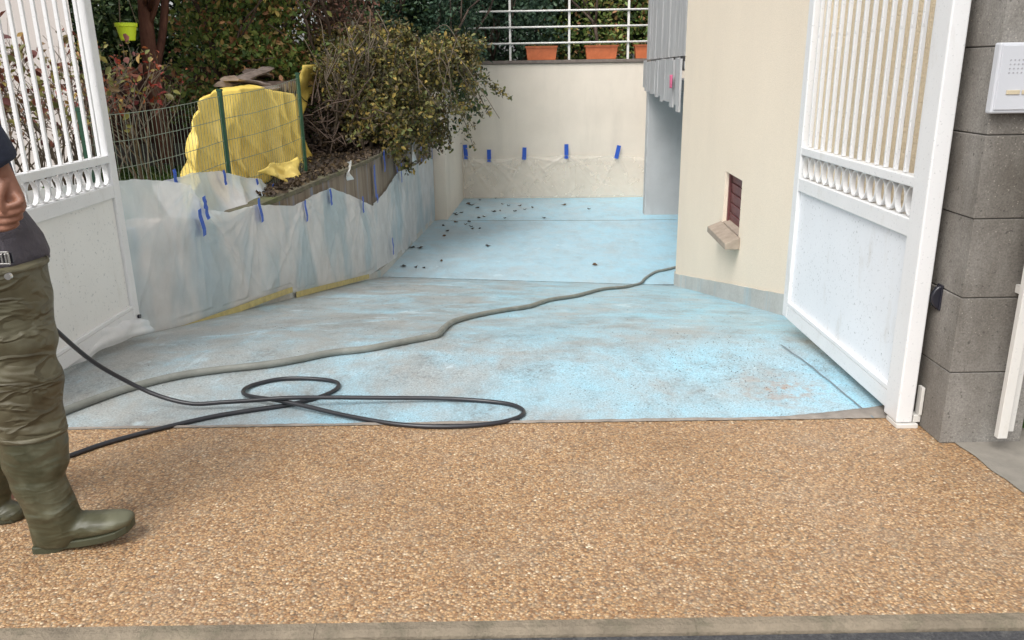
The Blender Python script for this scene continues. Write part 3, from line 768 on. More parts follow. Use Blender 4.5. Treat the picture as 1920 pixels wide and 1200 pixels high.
part(MB().grid(fs, 760, 84), 'sheet', M['plastic'], t, smooth=True)
# sheet pile on the ground under the left leaf
def ws(a, b):
    y = lerp(3.45, 4.55, a); z0 = ground(-2, y)
    r = .11*(1-.5*abs(a-.4)*1.5); th = lerp(-.4, math.pi*.75, b)
    wob = .02*fn(y*7, th*2)
    return (-2.33+.10*math.cos(th)+wob+.12*a, y, z0+.07+max(-.065, (r+wob)*math.sin(th)))
part(MB().grid(ws, 30, 16), 'bunched_end', M['plastic'], t, smooth=True)
def tape(px, py, ln, ang, t, w=.035, pt=None, out=.07, n=4):
    c = (pt or wall_pt)(px, py); zc = (c-CP).dot(f_); h = ln*zc/FPX/2; tl = math.tan(math.radians(ang))
    x = c.x+out
    m = MB(); R = []
    for k in range(n+1):
        s = -1+2*k/n; yy = c.y-s*h*tl*.9; zz = c.z+s*h; xx = wxl(yy)+out+.012+.004*math.sin(k*2.1+px) if pt is None else c.x+.003*math.sin(k*2+px)
        R.append([(xx, yy-w/2*1.6, zz), (xx+.003, yy-w/2*1.6, zz), (xx+.003, yy+w/2*1.6, zz+.004), (xx, yy+w/2*1.6, zz+.004)])
    part(m.rings(R), 'tape_strip', M['blue'], t)
for a in ((357, 418, 52, 14), (366, 398, 28, 12), (362, 380, 22, 4), (470, 395, 46, 14), (558, 396, 40, 8), (606, 370, 30, 5), (668, 384, 30, -4), (696, 372, 16, 0), (742, 322, 40, -6), (726, 462, 32, 4), (826, 302, 32, 8)):
    tape(*a, t, w=.034 if a[0] < 600 else .045)
for a in ((697, 340, 60, 2), (737, 288, 70, 2), (804, 262, 72, 6), (715, 302, 40, 0), (785, 290, 30, 3)):
    tape(*a, t, w=.05, out=.03)
# yellow tape on the foot of the sheet
def strip(P, wz, name, mat, t, out=.062):
    R = []
    for q in P:
        R.append([(q.x+out, q.y, q.z-wz/2), (q.x+out+.006, q.y, q.z-wz/2), (q.x+out+.006, q.y, q.z+wz/2), (q.x+out, q.y, q.z+wz/2)])
    part(MB().rings(R), name, mat, t)
strip([wall_pt(*p) for p in ((225, 648), (262, 638), (330, 616), (420, 584), (480, 562), (535, 543))], .05, 'yellow_tape', M['ytape'], t)
strip([wall_pt(*p) for p in ((543, 553), (590, 541), (640, 529), (682, 518))], .055, 'yellow_tape', M['ytape'], t)
# hanging torn shreds on the bare wall
sh = MB()
for px, py, ln in ((735, 262, 46), (772, 275, 60), (650, 320, 36), (812, 240, 50)):
    c = wall_pt(px, py); zc = (c-CP).dot(f_); h = ln*zc/FPX
    sh.grid(lambda a, b: (c.x+.03+.03*math.sin(b*5+a*3), c.y+(a-.5)*.22*(1-b*.5)+.05*math.sin(b*7), c.z+h/2-b*h), 4, 12)
part(sh, 'torn_strip', M['plastic'], t, smooth=True)
# upper sheet in front of the fence
t = thing('dust_sheet', 'smaller milky plastic sheet standing at the foot of the green fence', 'plastic sheet', (-2.45, 6.6, .3))
FX = lambda y: lerp(-2.62, -2.20, (y-4.4)/(9.4-4.4))
def fpt(px, py): return pl(px, py, (FX(4.4), 4.4, 0), (5.0, -.42, 0))
up_ = sorted([(fpt(*p).y, fpt(*p).z) for p in ((300, 338), (340, 325), (404, 320), (440, 332), (478, 336), (498, 352), (512, 378))])
def us(a, b):
    y = lerp(up_[0][0]-.2, up_[-1][0], a); z1 = interp(y, up_)+.01*fn(y*9); z = lerp(.25, z1, b)
    off = .04+.05*ridg(y*1.6-z*1.8, z*.8, 12)*(1-.3*b)+.01*fn(y*9, z*6)+.20*(1-b)**1.5
    return (FX(y)+off, y, z)
part(MB().grid(us, 120, 30), 'sheet', M['plastic'], t, smooth=True)
for a in ((405, 332, 28, 10), (468, 347, 26, 14), (497, 350, 12, 8), (310, 330, 26, 4)): tape(*a, t, w=.03, pt=lambda x, y: fpt(x, y)+V((.09, -.05, 0)))

# ------------------------------------------------------------------ GREEN WIRE FENCE
t = thing('wire_fence', 'green wire mesh fence with green posts along the top of the retaining wall', 'fence', (-2.4, 7, .25))
posts = []
for (xa, ya) in ((429, 322), (575, 335)):
    q = fpt(xa, ya); posts.append(q.y)
dY = posts[1]-posts[0]; allp = [posts[0]-dY, posts[0], posts[1], posts[1]+dY]
tz = [1.20, 1.25, 1.36, 1.45]; pz = []
ftop = [fpt(403, 172), fpt(549, 140)]
tz[1], tz[2] = ftop[0].z, ftop[1].z; tz[0] = tz[1]-.06; tz[3] = tz[2]+.06
for y, z in list(zip(allp, tz))[:3]:
    part(MB().bb((FX(y)-.018, y-.018, .1), (FX(y)+.018, y+.018, z)), 'post', M['green'], t, bevel=.004)
    part(MB().bb((FX(y)-.021, y-.021, z), (FX(y)+.021, y+.021, z+.02)), 'post_cap', M['green'], t)
for k in range(2):
    ya, yb = allp[k]+.03, allp[k+1]-.03; za, zb = tz[k]-.04, tz[k+1]-.04
    mm = MB(); n = int((yb-ya)/.055)
    sg = lambda s, d=0: -.02*math.sin(math.pi*s)
    for i in range(n+1):
        s = i/n; y = lerp(ya, yb, s); z = lerp(za, zb, s)+sg(s); x = FX(y)
        mm.tube([(x, y, .28), (x+.004*fn(y*9), y, (z+.28)/2), (x, y, z)], .0019, 3, False)
    part(mm, 'mesh_wires', M['wire'], t)['kind'] = 'stuff'
    for j in range(6):
        f = j/5; P = []
        for i in range(13):
            s = i/12; y = lerp(ya, yb, s); z1 = lerp(za, zb, s); P.append((FX(y)+.004, y, lerp(.32, z1, f)+sg(s)+.006*fn(s*5, j)))
        part(MB().tube(P, .0028, 4), 'horizontal_wire', M['wire'], t)

# ------------------------------------------------------------------ WOOD PILE AND TARPAULIN
WX = -2.78
def wpt(px, py): return aX(px, py, WX)
t = thing('tarpaulin', 'bright yellow tarpaulin draped over the wood pile behind the green fence', 'tarpaulin', (-3, 8.6, .3))
topc = sorted([(wpt(*p).y, wpt(*p).z) for p in ((322, 332), (334, 268), (346, 222), (364, 192), (396, 173), (440, 167), (480, 165), (520, 172), (546, 176))])
yA, yB = topc[0][0], topc[-1][0]
def tf(a, b):
    y = lerp(yA, yB, a)
    zt = interp(y, topc)
    zb = interp(y, [(yA, .24), (yB-1.4, .30), (yB-.5, .20), (yB, .26)])
    if b < .6:
        s = b/.6; z = lerp(zb, zt, s); x = WX+.10*(1-s)-.05*s
    elif b < .85:
        s = (b-.6)/.25; z = zt+.03*math.sin(s*math.pi); x = WX-.05-.5*s
    else:
        s = (b-.85)/.15; z = lerp(zt, .30, s); x = WX-.55-.1*s
    nr = max(0, 1-(a/.10)); x = lerp(x, WX-.25, nr*.5)
    fd = 1-min(1, max(0, (a-.3)/.5)); y += max(0, WX-x)*y/2.78*1.12*fd
    yy = lerp(yA, yB, a); x += .05*ridg(yy*.8+z*.7, z*.3, 3)+.06*max(0, ridg(yy*1.5-z*.9, z*.25, 31))**2+.05*max(0, ridg(yy*1.1+z*1.5+.4, z*.2, 44))**3+.035*fn(yy*1.3, z*1.2, 9)+.008*fn(yy*7, z*4); z += .012*fn(yy*4, b*5)
    z -= (EYE-z)*max(0, WX-x)/2.78*1.1*fd
    return (x, y, max(z, .2))
part(MB().grid(tf, 160, 90), 'cover', M['tarp'], t, smooth=True, solid=.004)
# loose flaps: at the lower right corner, and the upturned corner at the top right
q = [fpt(x, y)+V((.06, 0, 0)) for x, y in ((478, 322), (548, 292), (578, 318), (548, 352), (520, 346))]
def fl(a, b):
    c = (q[0]*(1-a)+q[1]*a)*(1-b)+(q[4]*(1-a)+q[3]*a)*b
    return (c.x-.04+.10*b+.035*math.sin(a*8+b*3)+.03*fn(a*5, b*4), c.y, c.z+.03*math.sin(a*6)*(1-b)+.03*math.sin(a*11)*b)
part(MB().grid(fl, 30, 16), 'flap', M['tarp'], t, smooth=True, solid=.004)
q2 = [wpt(x, y) for x, y in ((548, 176), (556, 148), (594, 124), (597, 152), (574, 172), (566, 205), (556, 240), (568, 285), (578, 330), (556, 332))]
def strip2(a, b):
    L = [wpt(*p) for p in ((560, 122), (550, 148), (548, 180), (548, 220), (552, 260), (556, 300), (560, 335))]
    Rr = [wpt(*p) for p in ((600, 120), (598, 152), (568, 186), (554, 228), (560, 262), (574, 305), (580, 335))]
    def at(P, s):
        s *= len(P)-1; i = min(int(s), len(P)-2); return P[i].lerp(P[i+1], s-i)
    c = at(L, a).lerp(at(Rr, a), b); return (c.x+.05+.03*math.sin(a*9+b*4)+.015*fn(a*12, b*3), c.y, c.z)
part(MB().grid(strip2, 36, 8), 'end_flap', M['tarp'], t, smooth=True, solid=.004)
# logs
t = thing('wood_pile', 'stack of split logs under the yellow tarpaulin, log ends showing at its right end', 'wood pile', (-3.2, 9.5, .3))
rr = random.Random(12); y0 = wpt(560, 260).y
zz = .36; row = 0
while zz < 1.34:
    y = y0-1.1+(.08 if row % 2 else 0); hh = .15
    if zz > 1.1: y = y0-.05
    while y < y0+1.0-.1*(zz > 1.2):
        r = rr.uniform(.06, .085); L = rr.uniform(.5, .62)
        m = MB(); n = 9; ph = rr.random()*6; R = []
        for xx in (WX-.06-rr.random()*.06, WX-.06-L):
            R.append([(xx, y+math.cos(ph+2*math.pi*j/n)*r*(1+.12*math.sin(j*3+ph)), zz+math.sin(ph+2*math.pi*j/n)*r*(1+.1*math.cos(j*2+ph))) for j in range(n)])
        o = part(m.rings(R), 'log', M['bark'], t)
        o.data.materials.append(M['logend'])
        for f in o.data.polygons:
            if len(f.vertices) > 4: f.material_index = 1
        y += .155
    zz += .142; row += 1
core = MB().bb((-3.2, yA+1.9, .3), (WX-.15, y0-1.2, 1.0)); part(core, 'log_stack_core', M['bark'], t)['kind'] = 'stuff'
for k, (pa_, pb_, dz) in enumerate((((425, 168), (548, 160), .02), ((430, 150), (548, 172), .05), ((418, 158), (500, 128), .03), ((470, 140), (556, 166), .08), ((455, 158), (530, 146), .06))):
    a = aX(*pa_, WX-.25-.12*k); b = aX(*pb_, WX-.25-.12*k); d = b-a; L = d.length; mid = (a+b)/2+V((0, 0, dz-.04))
    R3 = d.to_track_quat('Y', 'Z').to_matrix(); m = MB(); R = []
    for i in range(9):
        s = i/8-.5; R.append([mid+R3 @ V((dx*(.11+.02*fn(i, k)), s*L, dz2+.02*fn(i*1.7, k, dx))) for dx, dz2 in ((-1, 0), (-.5, .03), (.5, .035), (1, 0), (.9, -.02), (-.9, -.02))])
    part(m.rings(R), 'bark_slab', M['slab'], t)

# ------------------------------------------------------------------ NEIGHBOUR HOUSE AND GARDEN
cR = aY(160, 200, 8.2)
t = thing('neighbour_house', 'pale grey rendered house wall seen through the bars of the left gate', 'house', (cR.x-2, 8.4, .25))
m = MB(); pts = [(cR.x-6, 8.2), (cR.x, 8.2), (cR.x-1.75, 11.5), (cR.x-6, 11.5)]
part(m.rings([[(x, y, .1) for x, y in pts], [(x, y, 4.6) for x, y in pts]]), 'wall', M['nhouse'], t)
part(MB().bb((cR.x-6.1, 8.17, .1), (cR.x-.02, 8.197, .42)), 'plinth', M['garage'], t)
t = thing('board_fence', 'dark reddish brown board fence behind the bare shrub', 'fence', (-5.5, 13.2, .3))
for i in range(30):
    x = -7.6+i*.15; part(MB().bb((x, 13.2+random.uniform(-.01, .01), .2), (x+.135, 13.222, 1.5+random.uniform(-.02, .02))), 'board', M['brownboard'], t)
for z in (.6, 1.25): part(MB().bb((-7.7, 13.225, z), (-3.1, 13.27, z+.08)), 'rail', M['brownboard'], t)

# tree with hanging pot
ct = aY(300, 240, 11.0)
def trk(m):
    P = [V((ct.x+.02, 11, .2)), aY(292, 180, 11), aY(280, 100, 11), aY(272, 20, 11), aY(264, -120, 11)]
    m.tube(smoothpath(P, 4), [lerp(.12, .075, i/16) for i in range(17)], 9)
    rr = random.Random(5)
    P2 = [aY(288, 150, 11), aY(305, 60, 11.2), aY(312, -60, 11.4)]; m.tube(smoothpath(P2, 4), [.05]*9, 7)
    for k in range(7):
        branchy(m, aY(276+random.uniform(-8, 10), 60-40*k, 11), (rr.uniform(-1, 1), rr.uniform(-1.2, .2), rr.uniform(.1, .8)), rr.uniform(1.0, 1.8), .035, 2, .6, rr)
    # branch carrying the pot
    m.tube(smoothpath([aY(274, 10, 11), aY(262, -40, 10.2), aY(240, -60, 9.2), aY(215, -70, 8.9)], 4), .03, 6)
C1 = [clumps(aY(240+60*i, -120, 11+.4*i), (1.3, 1.0, .6), 40, 1500, .16) for i in range(4)]
plant('plum_tree', 'red-brown tree with a lime pot hanging from its branch', 'tree', (ct.x, 11, .25), M['redbark'], M['lf_brown'], np.concatenate(C1), .07, trunk=trk)
pc = aY(238, 60, 9.1); r1 = .115
t = thing('hanging_pot', 'lime green plastic pot hanging from the red-brown tree', 'plant pot', (pc.x, 9.1, pc.z))
def rg(z, r, n=24): return [(pc.x+r*math.cos(2*math.pi*j/n), 9.1+r*math.sin(2*math.pi*j/n), pc.z+z) for j in range(n)]
part(MB().rings([rg(-.088, .070), rg(-.08, .074), rg(.05, .100), rg(.05, .112), rg(.088, .115), rg(.088, .104), rg(.02, .09)]), 'bowl', M['lime'], t, smooth=False, bevel=.003)
hw = MB(); hk = V((pc.x, 9.1, pc.z+.62))
for k in range(3):
    a = 2*math.pi*k/3+.4; hw.cyl((pc.x+.108*math.cos(a), 9.1+.108*math.sin(a), pc.z+.08), hk, .004, n=5)
part(hw, 'hanger', M['twig'], t); part(MB().tube([hk, hk+V((.0, 0, .05)), hk+V((.02, 0, .08)), hk+V((.01, 0, .1))], .004, 5), 'hook', M['twig'], t)

# hedge and trees behind
def hedge(name, label, cat, x0, x1, y0, y1, z0, z1, n, size, mat, crs=.22, ncl=None, br=True, tm=None, group=None):
    vol = (x1-x0)*(y1-y0)*(z1-z0)
    P = boxclumps((x0, y0, z0), (x1, y1, z1), ncl or int(vol*5)+20, n, crs)
    def tk(m):
        rr = random.Random(int(abs(x0*100)+z0*7))
        for k in range(max(3, int((x1-x0)*1.2))):
            branchy(m, V((rr.uniform(x0, x1), (y0+y1)/2+rr.uniform(-.2, .3), z0-.6)), (rr.uniform(-.3, .3), rr.uniform(-.3, .1), 1), (z1-z0)*.6, .05, 2, .5, rr)
    return plant(name, label, cat, ((x0+x1)/2, (y0+y1)/2, z0-.5), tm or M['bark'], mat, P, size, trunk=tk if br else None, group=group)
hedge('hedge', 'dark green hedge filling the shade behind the garden', 'hedge', -11, -1.0, 15.2, 16.8, .4, 4.6, 60000, .10, M['lf_dark'], .28)
hedge('evergreen_tree', 'dark evergreen tree at the far left behind the pot', 'tree', -8.0, -4.2, 13.6, 14.8, 1.3, 4.6, 26000, .075, M['lf_dark'], .2)
hedge('autumn_shrub', 'tall green and orange leaved shrub behind the yellow tarpaulin', 'shrub', -4.9, -2.7, 11.9, 12.9, .8, 3.8, 13000, .075, M['lf_mix'], .17)
hedge('bare_shrub', 'brown twiggy shrub rising between the autumn shrub and the vine', 'shrub', -2.9, -1.9, 12.6, 13.6, 1.4, 3.6, 7000, .05, M['lf_brown'], .2)
hedge('conifer_tree', 'blue-green conifer behind the vine left of the railing', 'tree', -2.5, -.7, 14.9, 16.3, 1.2, 4.2, 22000, .06, M['lf_blue'], .17)
hedge('hedge', 'tall green hedge behind the white railing', 'hedge', -1.6, 5.5, 19.4, 21.2, 1.3, 5.0, 52000, .11, M['lf_mix'] if False else M['lf_dark'], .26)
hedge('shrub', 'yellow-green shrub behind the railing above the orange planters', 'shrub', .9, 3.6, 18.6, 19.3, 1.4, 4.0, 5200, .08, M['lf_mix'], .2)
hedge('laurel_shrub', 'glossy green shrub leaning on the left end of the railing', 'shrub', -1.3, 1.1, 18.1, 18.9, 1.5, 3.6, 9000, .08, M['lf_blue'], .2)

# the vine spilling over the retaining wall
t = thing('vine', 'overgrown yellowing vine spilling over the retaining wall and the far cream wall', 'climbing plant', (-2.1, 12, .4))
P = []; tips = []; m = MB(); rr = random.Random(21)
def pxp(px, py, Y): return aY(px, py, Y)
out = []
for (cx, cy, Y, rx, ry, rd, n, ncl) in ((635, 95, 12.6, .45, .35, .4, 2800, 30), (720, 80, 12.8, .5, .25, .3, 1800, 22), (850, 95, 13.4, .45, .22, .3, 1500, 18), (690, 215, 12.0, .4, .3, .3, 2000, 24), (700, 140, 11.8, .75, .42, .6, 5200, 60), (680, 115, 11.9, .45, .42, .4, 3200, 40), (770, 130, 12.6, .7, .42, .5, 4800, 50), (830, 120, 13.4, .6, .32, .4, 2600, 34), (760, 200, 12.0, .5, .5, .35, 3600, 42), (720, 230, 11.4, .35, .32, .3, 1800, 24), (790, 230, 12.8, .3, .35, .2, 1500, 22), (662, 180, 11.7, .26, .40, .3, 1500, 30), (690, 190, 11.4, .45, .4, .3, 2200, 30)):
    out.append(clumps(pxp(cx, cy, Y), (rx*1.05, rd, ry*1.05), ncl+14, int(n*1.35), .085, .3))
def trail(pts, n, sp):
    P3 = smoothpath(pts, 10); L = len(P3)
    m.tube(P3, [lerp(.008, .003, i/(L-1)) for i in range(L)], 4)
    A = np.array([tuple(p) for p in P3]); w_ = RNG.beta(1, 1.3, n); i0 = np.clip((w_*(L-1)).astype(int), 0, L-2)
    fr = RNG.random((n, 1)); B = A[i0]*(1-fr)+A[i0+1]*fr
    out.append(B+RNG.normal(size=(n, 3))*sp*(1-.75*w_[:, None]))
trail([pxp(850, 100, 13.4), pxp(890, 135, 13.5), pxp(920, 160, 13.6), pxp(958, 185, 13.7)], 260, .10)
trail([pxp(840, 110, 13.4), pxp(870, 150, 13.4), pxp(876, 180, 13.4), pxp(878, 208, 13.4)], 150, .08)
trail([pxp(810, 150, 13.0), pxp(832, 200, 13.0), pxp(836, 240, 13.0), pxp(845, 282, 13.0)], 260, .10)
trail([pxp(800, 170, 12.8), pxp(818, 220, 12.8), pxp(822, 260, 12.8), pxp(828, 285, 12.8)], 240, .10)
trail([pxp(748, 220, 11.6), pxp(752, 260, 11.6), pxp(758, 300, 11.5), pxp(772, 318, 11.5)], 320, .12)
trail([pxp(775, 220, 12), pxp(790, 260, 12), pxp(795, 300, 12)], 220, .12)
trail([pxp(720, 230, 11.2), pxp(728, 270, 11.2), pxp(745, 300, 11.2)], 200, .10)
trail([pxp(700, 210, 11), pxp(690, 240, 11), pxp(650, 262, 10.6)], 140, .08)
for k in range(26):
    px_ = rr.uniform(640, 880); py_ = rr.uniform(70, 210); Y_ = 11.2+(px_-640)/240*2.2; s = pxp(px_, py_, Y_)
    e = s+V((rr.uniform(-.3, .5), rr.uniform(-.5, 0), rr.uniform(-.75, -.1))); trail([s, s.lerp(e, .4)+V((0, -.12, .12)), s.lerp(e, .8), e], 70, .07)
for k in range(34):
    s = pxp(rr.uniform(600, 860), rr.uniform(70, 170), rr.uniform(11, 13.2)); e = s+V((rr.uniform(-.6, .6), rr.uniform(-.5, .1), rr.uniform(-.9, .25)))
    mid = (s+e)/2+V((rr.uniform(-.15, .15), -.1, rr.uniform(.05, .3))); m.tube(smoothpath([s, mid, e], 6), .006, 4)
for k in range(9):
    s = V((rr.uniform(-2.6, -1.9), rr.uniform(10.8, 13.5), .3)); branchy(m, s, (rr.uniform(-.3, .4), -.1, 1), 1.0, .03, 2, .8, rr)
part(m, 'stems', M['twig'], t, smooth=True)['kind'] = 'stuff'
leafmesh('foliage', np.concatenate(out), .052, M['lf_vine'], t, kind='stuff', up=.6)
# ivy at the foot of the conifer, dark brushwood under the vine
t = thing('brushwood', 'dark heap of brushwood and dead stems between the log pile and the vine', 'brushwood', (-2.5, 11.2, .3))
m = MB()
for k in range(260):
    s = V((rr.uniform(-2.75, -1.95), rr.uniform(11.0, 12.8), rr.uniform(.3, 1.1))); e = s+V((rr.uniform(-.5, .5), rr.uniform(-.5, .4), rr.uniform(-.2, .45)))
    m.tube([s, (s+e)/2+V((0, 0, rr.uniform(-.06, .06))), e], [.010, .008, .004], 4)
part(m, 'twigs', M['bark'], t)['kind'] = 'stuff'
leafmesh('dead_leaves', boxclumps((-2.6, 11.3, .35), (-2.0, 12.8, 1.0), 60, 3200, .12), .06, M['lf_litter'], t, kind='stuff')

# bare red-leaved shrub right of the left gate, and shrubs seen through the gate
def twiggy(name, label, cx, Y, wpx, seed, leafm, nl, h, n=7, size=.05, rad=.55):
    b = V((cx, Y, .28)); t = thing(name, label, 'shrub', tuple(b)); rr = random.Random(seed); m = MB(); tips = []
    for k in range(n):
        branchy(m, b+V((rr.uniform(-.12, .12), rr.uniform(-.1, .1), 0)), (rr.uniform(-.5, .5), rr.uniform(-.4, .3), 1.2), h*.55, .011, 3, .55, rr, 2, tips)
    part(m, 'branches', M['twig'], t)['kind'] = 'stuff'
    P = []
    for _ in range(nl):
        q = rr.choice(tips); P.append(q+V((rr.gauss(0, .03), rr.gauss(0, .03), rr.gauss(0, .03))))
    leafmesh('foliage', P, size, leafm, t, kind='stuff')
cs = aY(275, 300, 8.3); twiggy('bare_shrub', 'bare shrub with scattered red leaves just right of the left gate', cs.x, 8.3, 0, 3, M['lf_red'], 190, 1.25, 7, .045)
cs = aY(318, 300, 9.2); twiggy('bare_shrub', 'small leafless shrub left of the yellow tarpaulin', cs.x, 9.2, 0, 8, M['lf_red'], 40, 1.0, 5, .07)
for k, (px, Y, lab) in enumerate(((40, 5.9, 'reddish bush behind the bars at the far left of the left gate'), (105, 6.2, 'yellow-green and red bush behind the middle bars of the left gate'), (165, 6.5, 'reddish bush behind the bars next to the free end of the left gate'))):
    cs = aY(px, 290, Y); twiggy('bush', lab, cs.x, Y, 0, 30+k, M['lf_gate'], 330, 1.25, 10, .055)
# grass
G = []
for _ in range(5200):
    x = random.uniform(-5.6, -2.9); y = random.uniform(5.5, 10); G.append(V((x, y, .30+random.random()*.05)))
leafmesh('grass', G, .09, M['grass'], None, 'stuff', 'green grass in the garden below the red-leaved shrub', 'grass', asp=.16, up=-1.2)

# ------------------------------------------------------------------ FALLEN LEAVES on the driveway
lp = [(490,165),(530,160),(495,215),(500,172),(575,213),(635,190),(665,183),(720,152),(760,148),(850,150),(880,118),(910,140),(955,128),(810,117),(775,108),(640,83),(590,113),(625,130),(1145,112),(735,73),(420,237),(445,270),(555,230),(585,243),(595,257),(640,255),(425,300),(225,368),(280,372),(685,360),(410,450),(180,482),(255,488),(305,492),(1330,472),(1025,190),(1295,137),(790,193),(570,105)]
protos = []
for k in range(4):
    m = MB(); rr = random.Random(40+k)
    P = [(0, 0, .004)]; n = 9
    for j in range(n):
        a = 2*math.pi*j/n; r = .045*(1+.35*math.sin(a*5+k))*(1.25 if j == 0 else 1); P.append((r*math.cos(a), r*.75*math.sin(a), .006+.022*rr.random()))
    m.v = P; m.f = [(0, 1+j, 1+(j+1) % n) for j in range(n)]
    me = bpy.data.meshes.new('fallen_leaf'); me.from_pydata(m.v, [], m.f); me.materials.append(simple('dead_leaf_brown', ((.06, .04, .03), (.045, .035, .03), (.11, .065, .035), (.035, .03, .028))[k], .8)); protos.append(me)
for i, (zx, zy) in enumerate(lp):
    q = gp(700+zx/3.2, 350+zy/3.2); o = bpy.data.objects.new('fallen_leaf', protos[i % 4]); COL.objects.link(o)
    o.location = q; o.rotation_euler = (0, 0, random.random()*6); s = random.uniform(.5, 1.3); o.scale = (s, s, 1.3)
    lab = {18: 'lone brown leaf near the middle of the last blue slab', 34: 'single small brown leaf close to the right end of the long joint', 31: 'dark curled leaf at the left end of the long joint, below the plastic sheet', 28: 'dark leaf lying by itself beside the foot of the plastic sheet'}.get(i)
    tag(o, lab or 'dry brown leaf scattered on the lower blue driveway slabs', 'leaf', 'brown leaves fallen on the driveway')

rr = random.Random(77); gm = MB()
for _ in range(1500):
    if rr.random() < .6: x = rr.gauss(1.0, .35); y = rr.gauss(3.75, .35)
    else: x = rr.uniform(-1.9, 1.8); y = rr.uniform(3.15, 9)
    if not (edgeL(y)+.1 < x < min(edgeR(y)-.05, 1.85)) or y < 3.12: continue
    r = rr.uniform(.0008, .0026)*(1+.10*(y-3)); z = ground(x, y)+.002; a = rr.random()*6
    i = len(gm.v)
    for k in range(3): gm.v.append((x+r*1.6*math.cos(a+k*2.1), y+r*1.2*math.sin(a+k*2.1), z))
    gm.v.append((x, y, z+r)); gm.f += [(i, i+1, i+3), (i+1, i+2, i+3), (i+2, i, i+3)]
tag(gm.build('grit', simple('dark_grit', (.15, .14, .13), .9, .5, 90)), 'scattered dark grit and crumbs on the blue driveway', 'grit', kind='stuff')
# ------------------------------------------------------------------ HOSES
def lay(pts, r): return [gp(x, y)+V((0, 0, r)) for x, y in pts]
R1 = .0185
P = lay([(60, 805), (118, 780), (180, 756), (240, 735), (330, 712), (410, 700), (500, 690), (560, 680), (620, 668), (690, 660), (750, 648), (800, 638), (822, 632), (835, 618), (855, 606), (900, 594), (950, 585), (990, 579), (1030, 566), (1080, 558), (1130, 545), (1170, 541), (1200, 534), (1210, 524), (1230, 512), (1257, 506)], R1)
P.append(P[-1]+V((.6, .5, ground(P[-1].x+.6, P[-1].y+.5)-ground(P[-1].x, P[-1].y))))
o = MB().tube(smoothpath(P, 5), R1, 12).build('hose', M['hose_g'], smooth=True); tag(o, 'thick grey hose winding up the whole blue driveway', 'hose')
R2 = .0098
loop = [(128, 860), (200, 835), (300, 808), (400, 785), (480, 772), (540, 763), (600, 748), (632, 732), (630, 720), (590, 714), (530, 714), (480, 724), (458, 738), (466, 752), (520, 763), (570, 771), (650, 786), (740, 799), (820, 804), (900, 801), (960, 791), (982, 777), (960, 763), (900, 755), (820, 754), (720, 757), (620, 761), (540, 766), (480, 768), (420, 767), (360, 758), (300, 744)]
loop = loop[:-2]
P = []
LF = {12: .008, 13: .016, 14: .022, 15: .016, 16: .006, 24: .008, 25: .018, 26: .03, 27: .04, 28: .034, 29: .022}
for i, (x, y) in enumerate(loop): P.append(gp(x, y)+V((0, 0, R2+LF.get(i, 0))))
a1 = [gz(360, 757, .03), gz(300, 743, .06), gz(240, 716, .13), gz(170, 675, .27), gz(97, 612, .48)]; hnd = gz(62, 578, .58)
P = [gz(20, 888)+V((0, 0, R2)), gz(80, 872)+V((0, 0, R2))]+P+a1+[hnd]
o = MB().tube(smoothpath(P, 7), R2, 10).build('hose', M['hose_b'], smooth=True); tag(o, 'thin black hose looped on the driveway and held up by the person', 'hose')

# ------------------------------------------------------------------ PERSON
YP = 2.27
def pp(px, py, dy=0): return aY(px, py, YP+dy)
S = lambda px: px*2.48/FPX    # pixels to metres at the figure
person = thing('person', 'person in olive waders, grey shirt and navy sleeve walking right, cut off by the frame', 'person', tuple(gz(40, 1032)))
def loft(secs, n=16, flat=1.0):
    """secs: (centre, direction, half width, half depth)"""
    R = []
    for c, d, a, b in secs:
        d = V(d).normalized(); dep = V((0, 1, 0)); w = dep.cross(d).normalized(); dep = d.cross(w).normalized()
        R.append([V(c)+w*a*math.cos(2*math.pi*j/n)+dep*b*math.sin(2*math.pi*j/n) for j in range(n)])
    return R
def rem(o, vox, it=4):
    m = o.modifiers.new('r', 'REMESH'); m.mode = 'VOXEL'; m.voxel_size = vox; m.use_smooth_shade = True
    s = o.modifiers.new('s', 'SMOOTH'); s.iterations = it; s.factor = .5
    return o
# --- body: one continuous skin mesh
B = MB()
hip = pp(-28, 475); chest = pp(-135, 235); neck = pp(-158, 110); head = pp(-155, 25)
sh_r = pp(-140, 165, -.17); sh_l = pp(-140, 165, .17)
el_r = pp(-62, 238, -.15); wr_r = pp(6, 330, -.12)
B.tube([hip, hip.lerp(chest, .5)+V((-.01,0,0)), chest, chest.lerp(neck, .65), neck], [.14, .12, .145, .10, .058], 16)
B.tube([sh_r, chest.lerp(neck, .45), sh_l], [.07, .09, .07], 12)
B.tube([neck-V((0, 0, .03)), neck+V((.01, 0, .06)), head-V((0, 0, .06))], [.058, .055, .06], 12)
hv = []
for k in range(13):
    a = -math.pi/2+math.pi*k/12; rr_ = math.cos(a); zz_ = math.sin(a)
    hv.append([head+V((.098*rr_*math.cos(2*math.pi*j/18)+.01+(.012 if zz_ < 0 else 0), .076*rr_*math.sin(2*math.pi*j/18)*(1 if zz_ > -.3 else .85), .118*zz_+.03)) for j in range(18)])
B.rings(hv)
B.tube([head+V((.095, 0, .035)), head+V((.118, 0, .0)), head+V((.122, 0, -.012))], [.010, .013, .014], 8)      # nose
for s in (-1, 1): B.tube([head+V((.0, s*.074, .035)), head+V((-.004, s*.084, .02)), head+V((.002, s*.078, -.01))], [.014, .017, .010], 8)  # ears
B.tube([head+V((.085, -.02, -.042)), head+V((.096, 0, -.043)), head+V((.085, .02, -.042))], .009, 8)      # mouth
B.tube([sh_r, sh_r.lerp(el_r, .5), el_r, el_r.lerp(wr_r, .35), wr_r], [.062, .055, .043, .042, .027], 12)
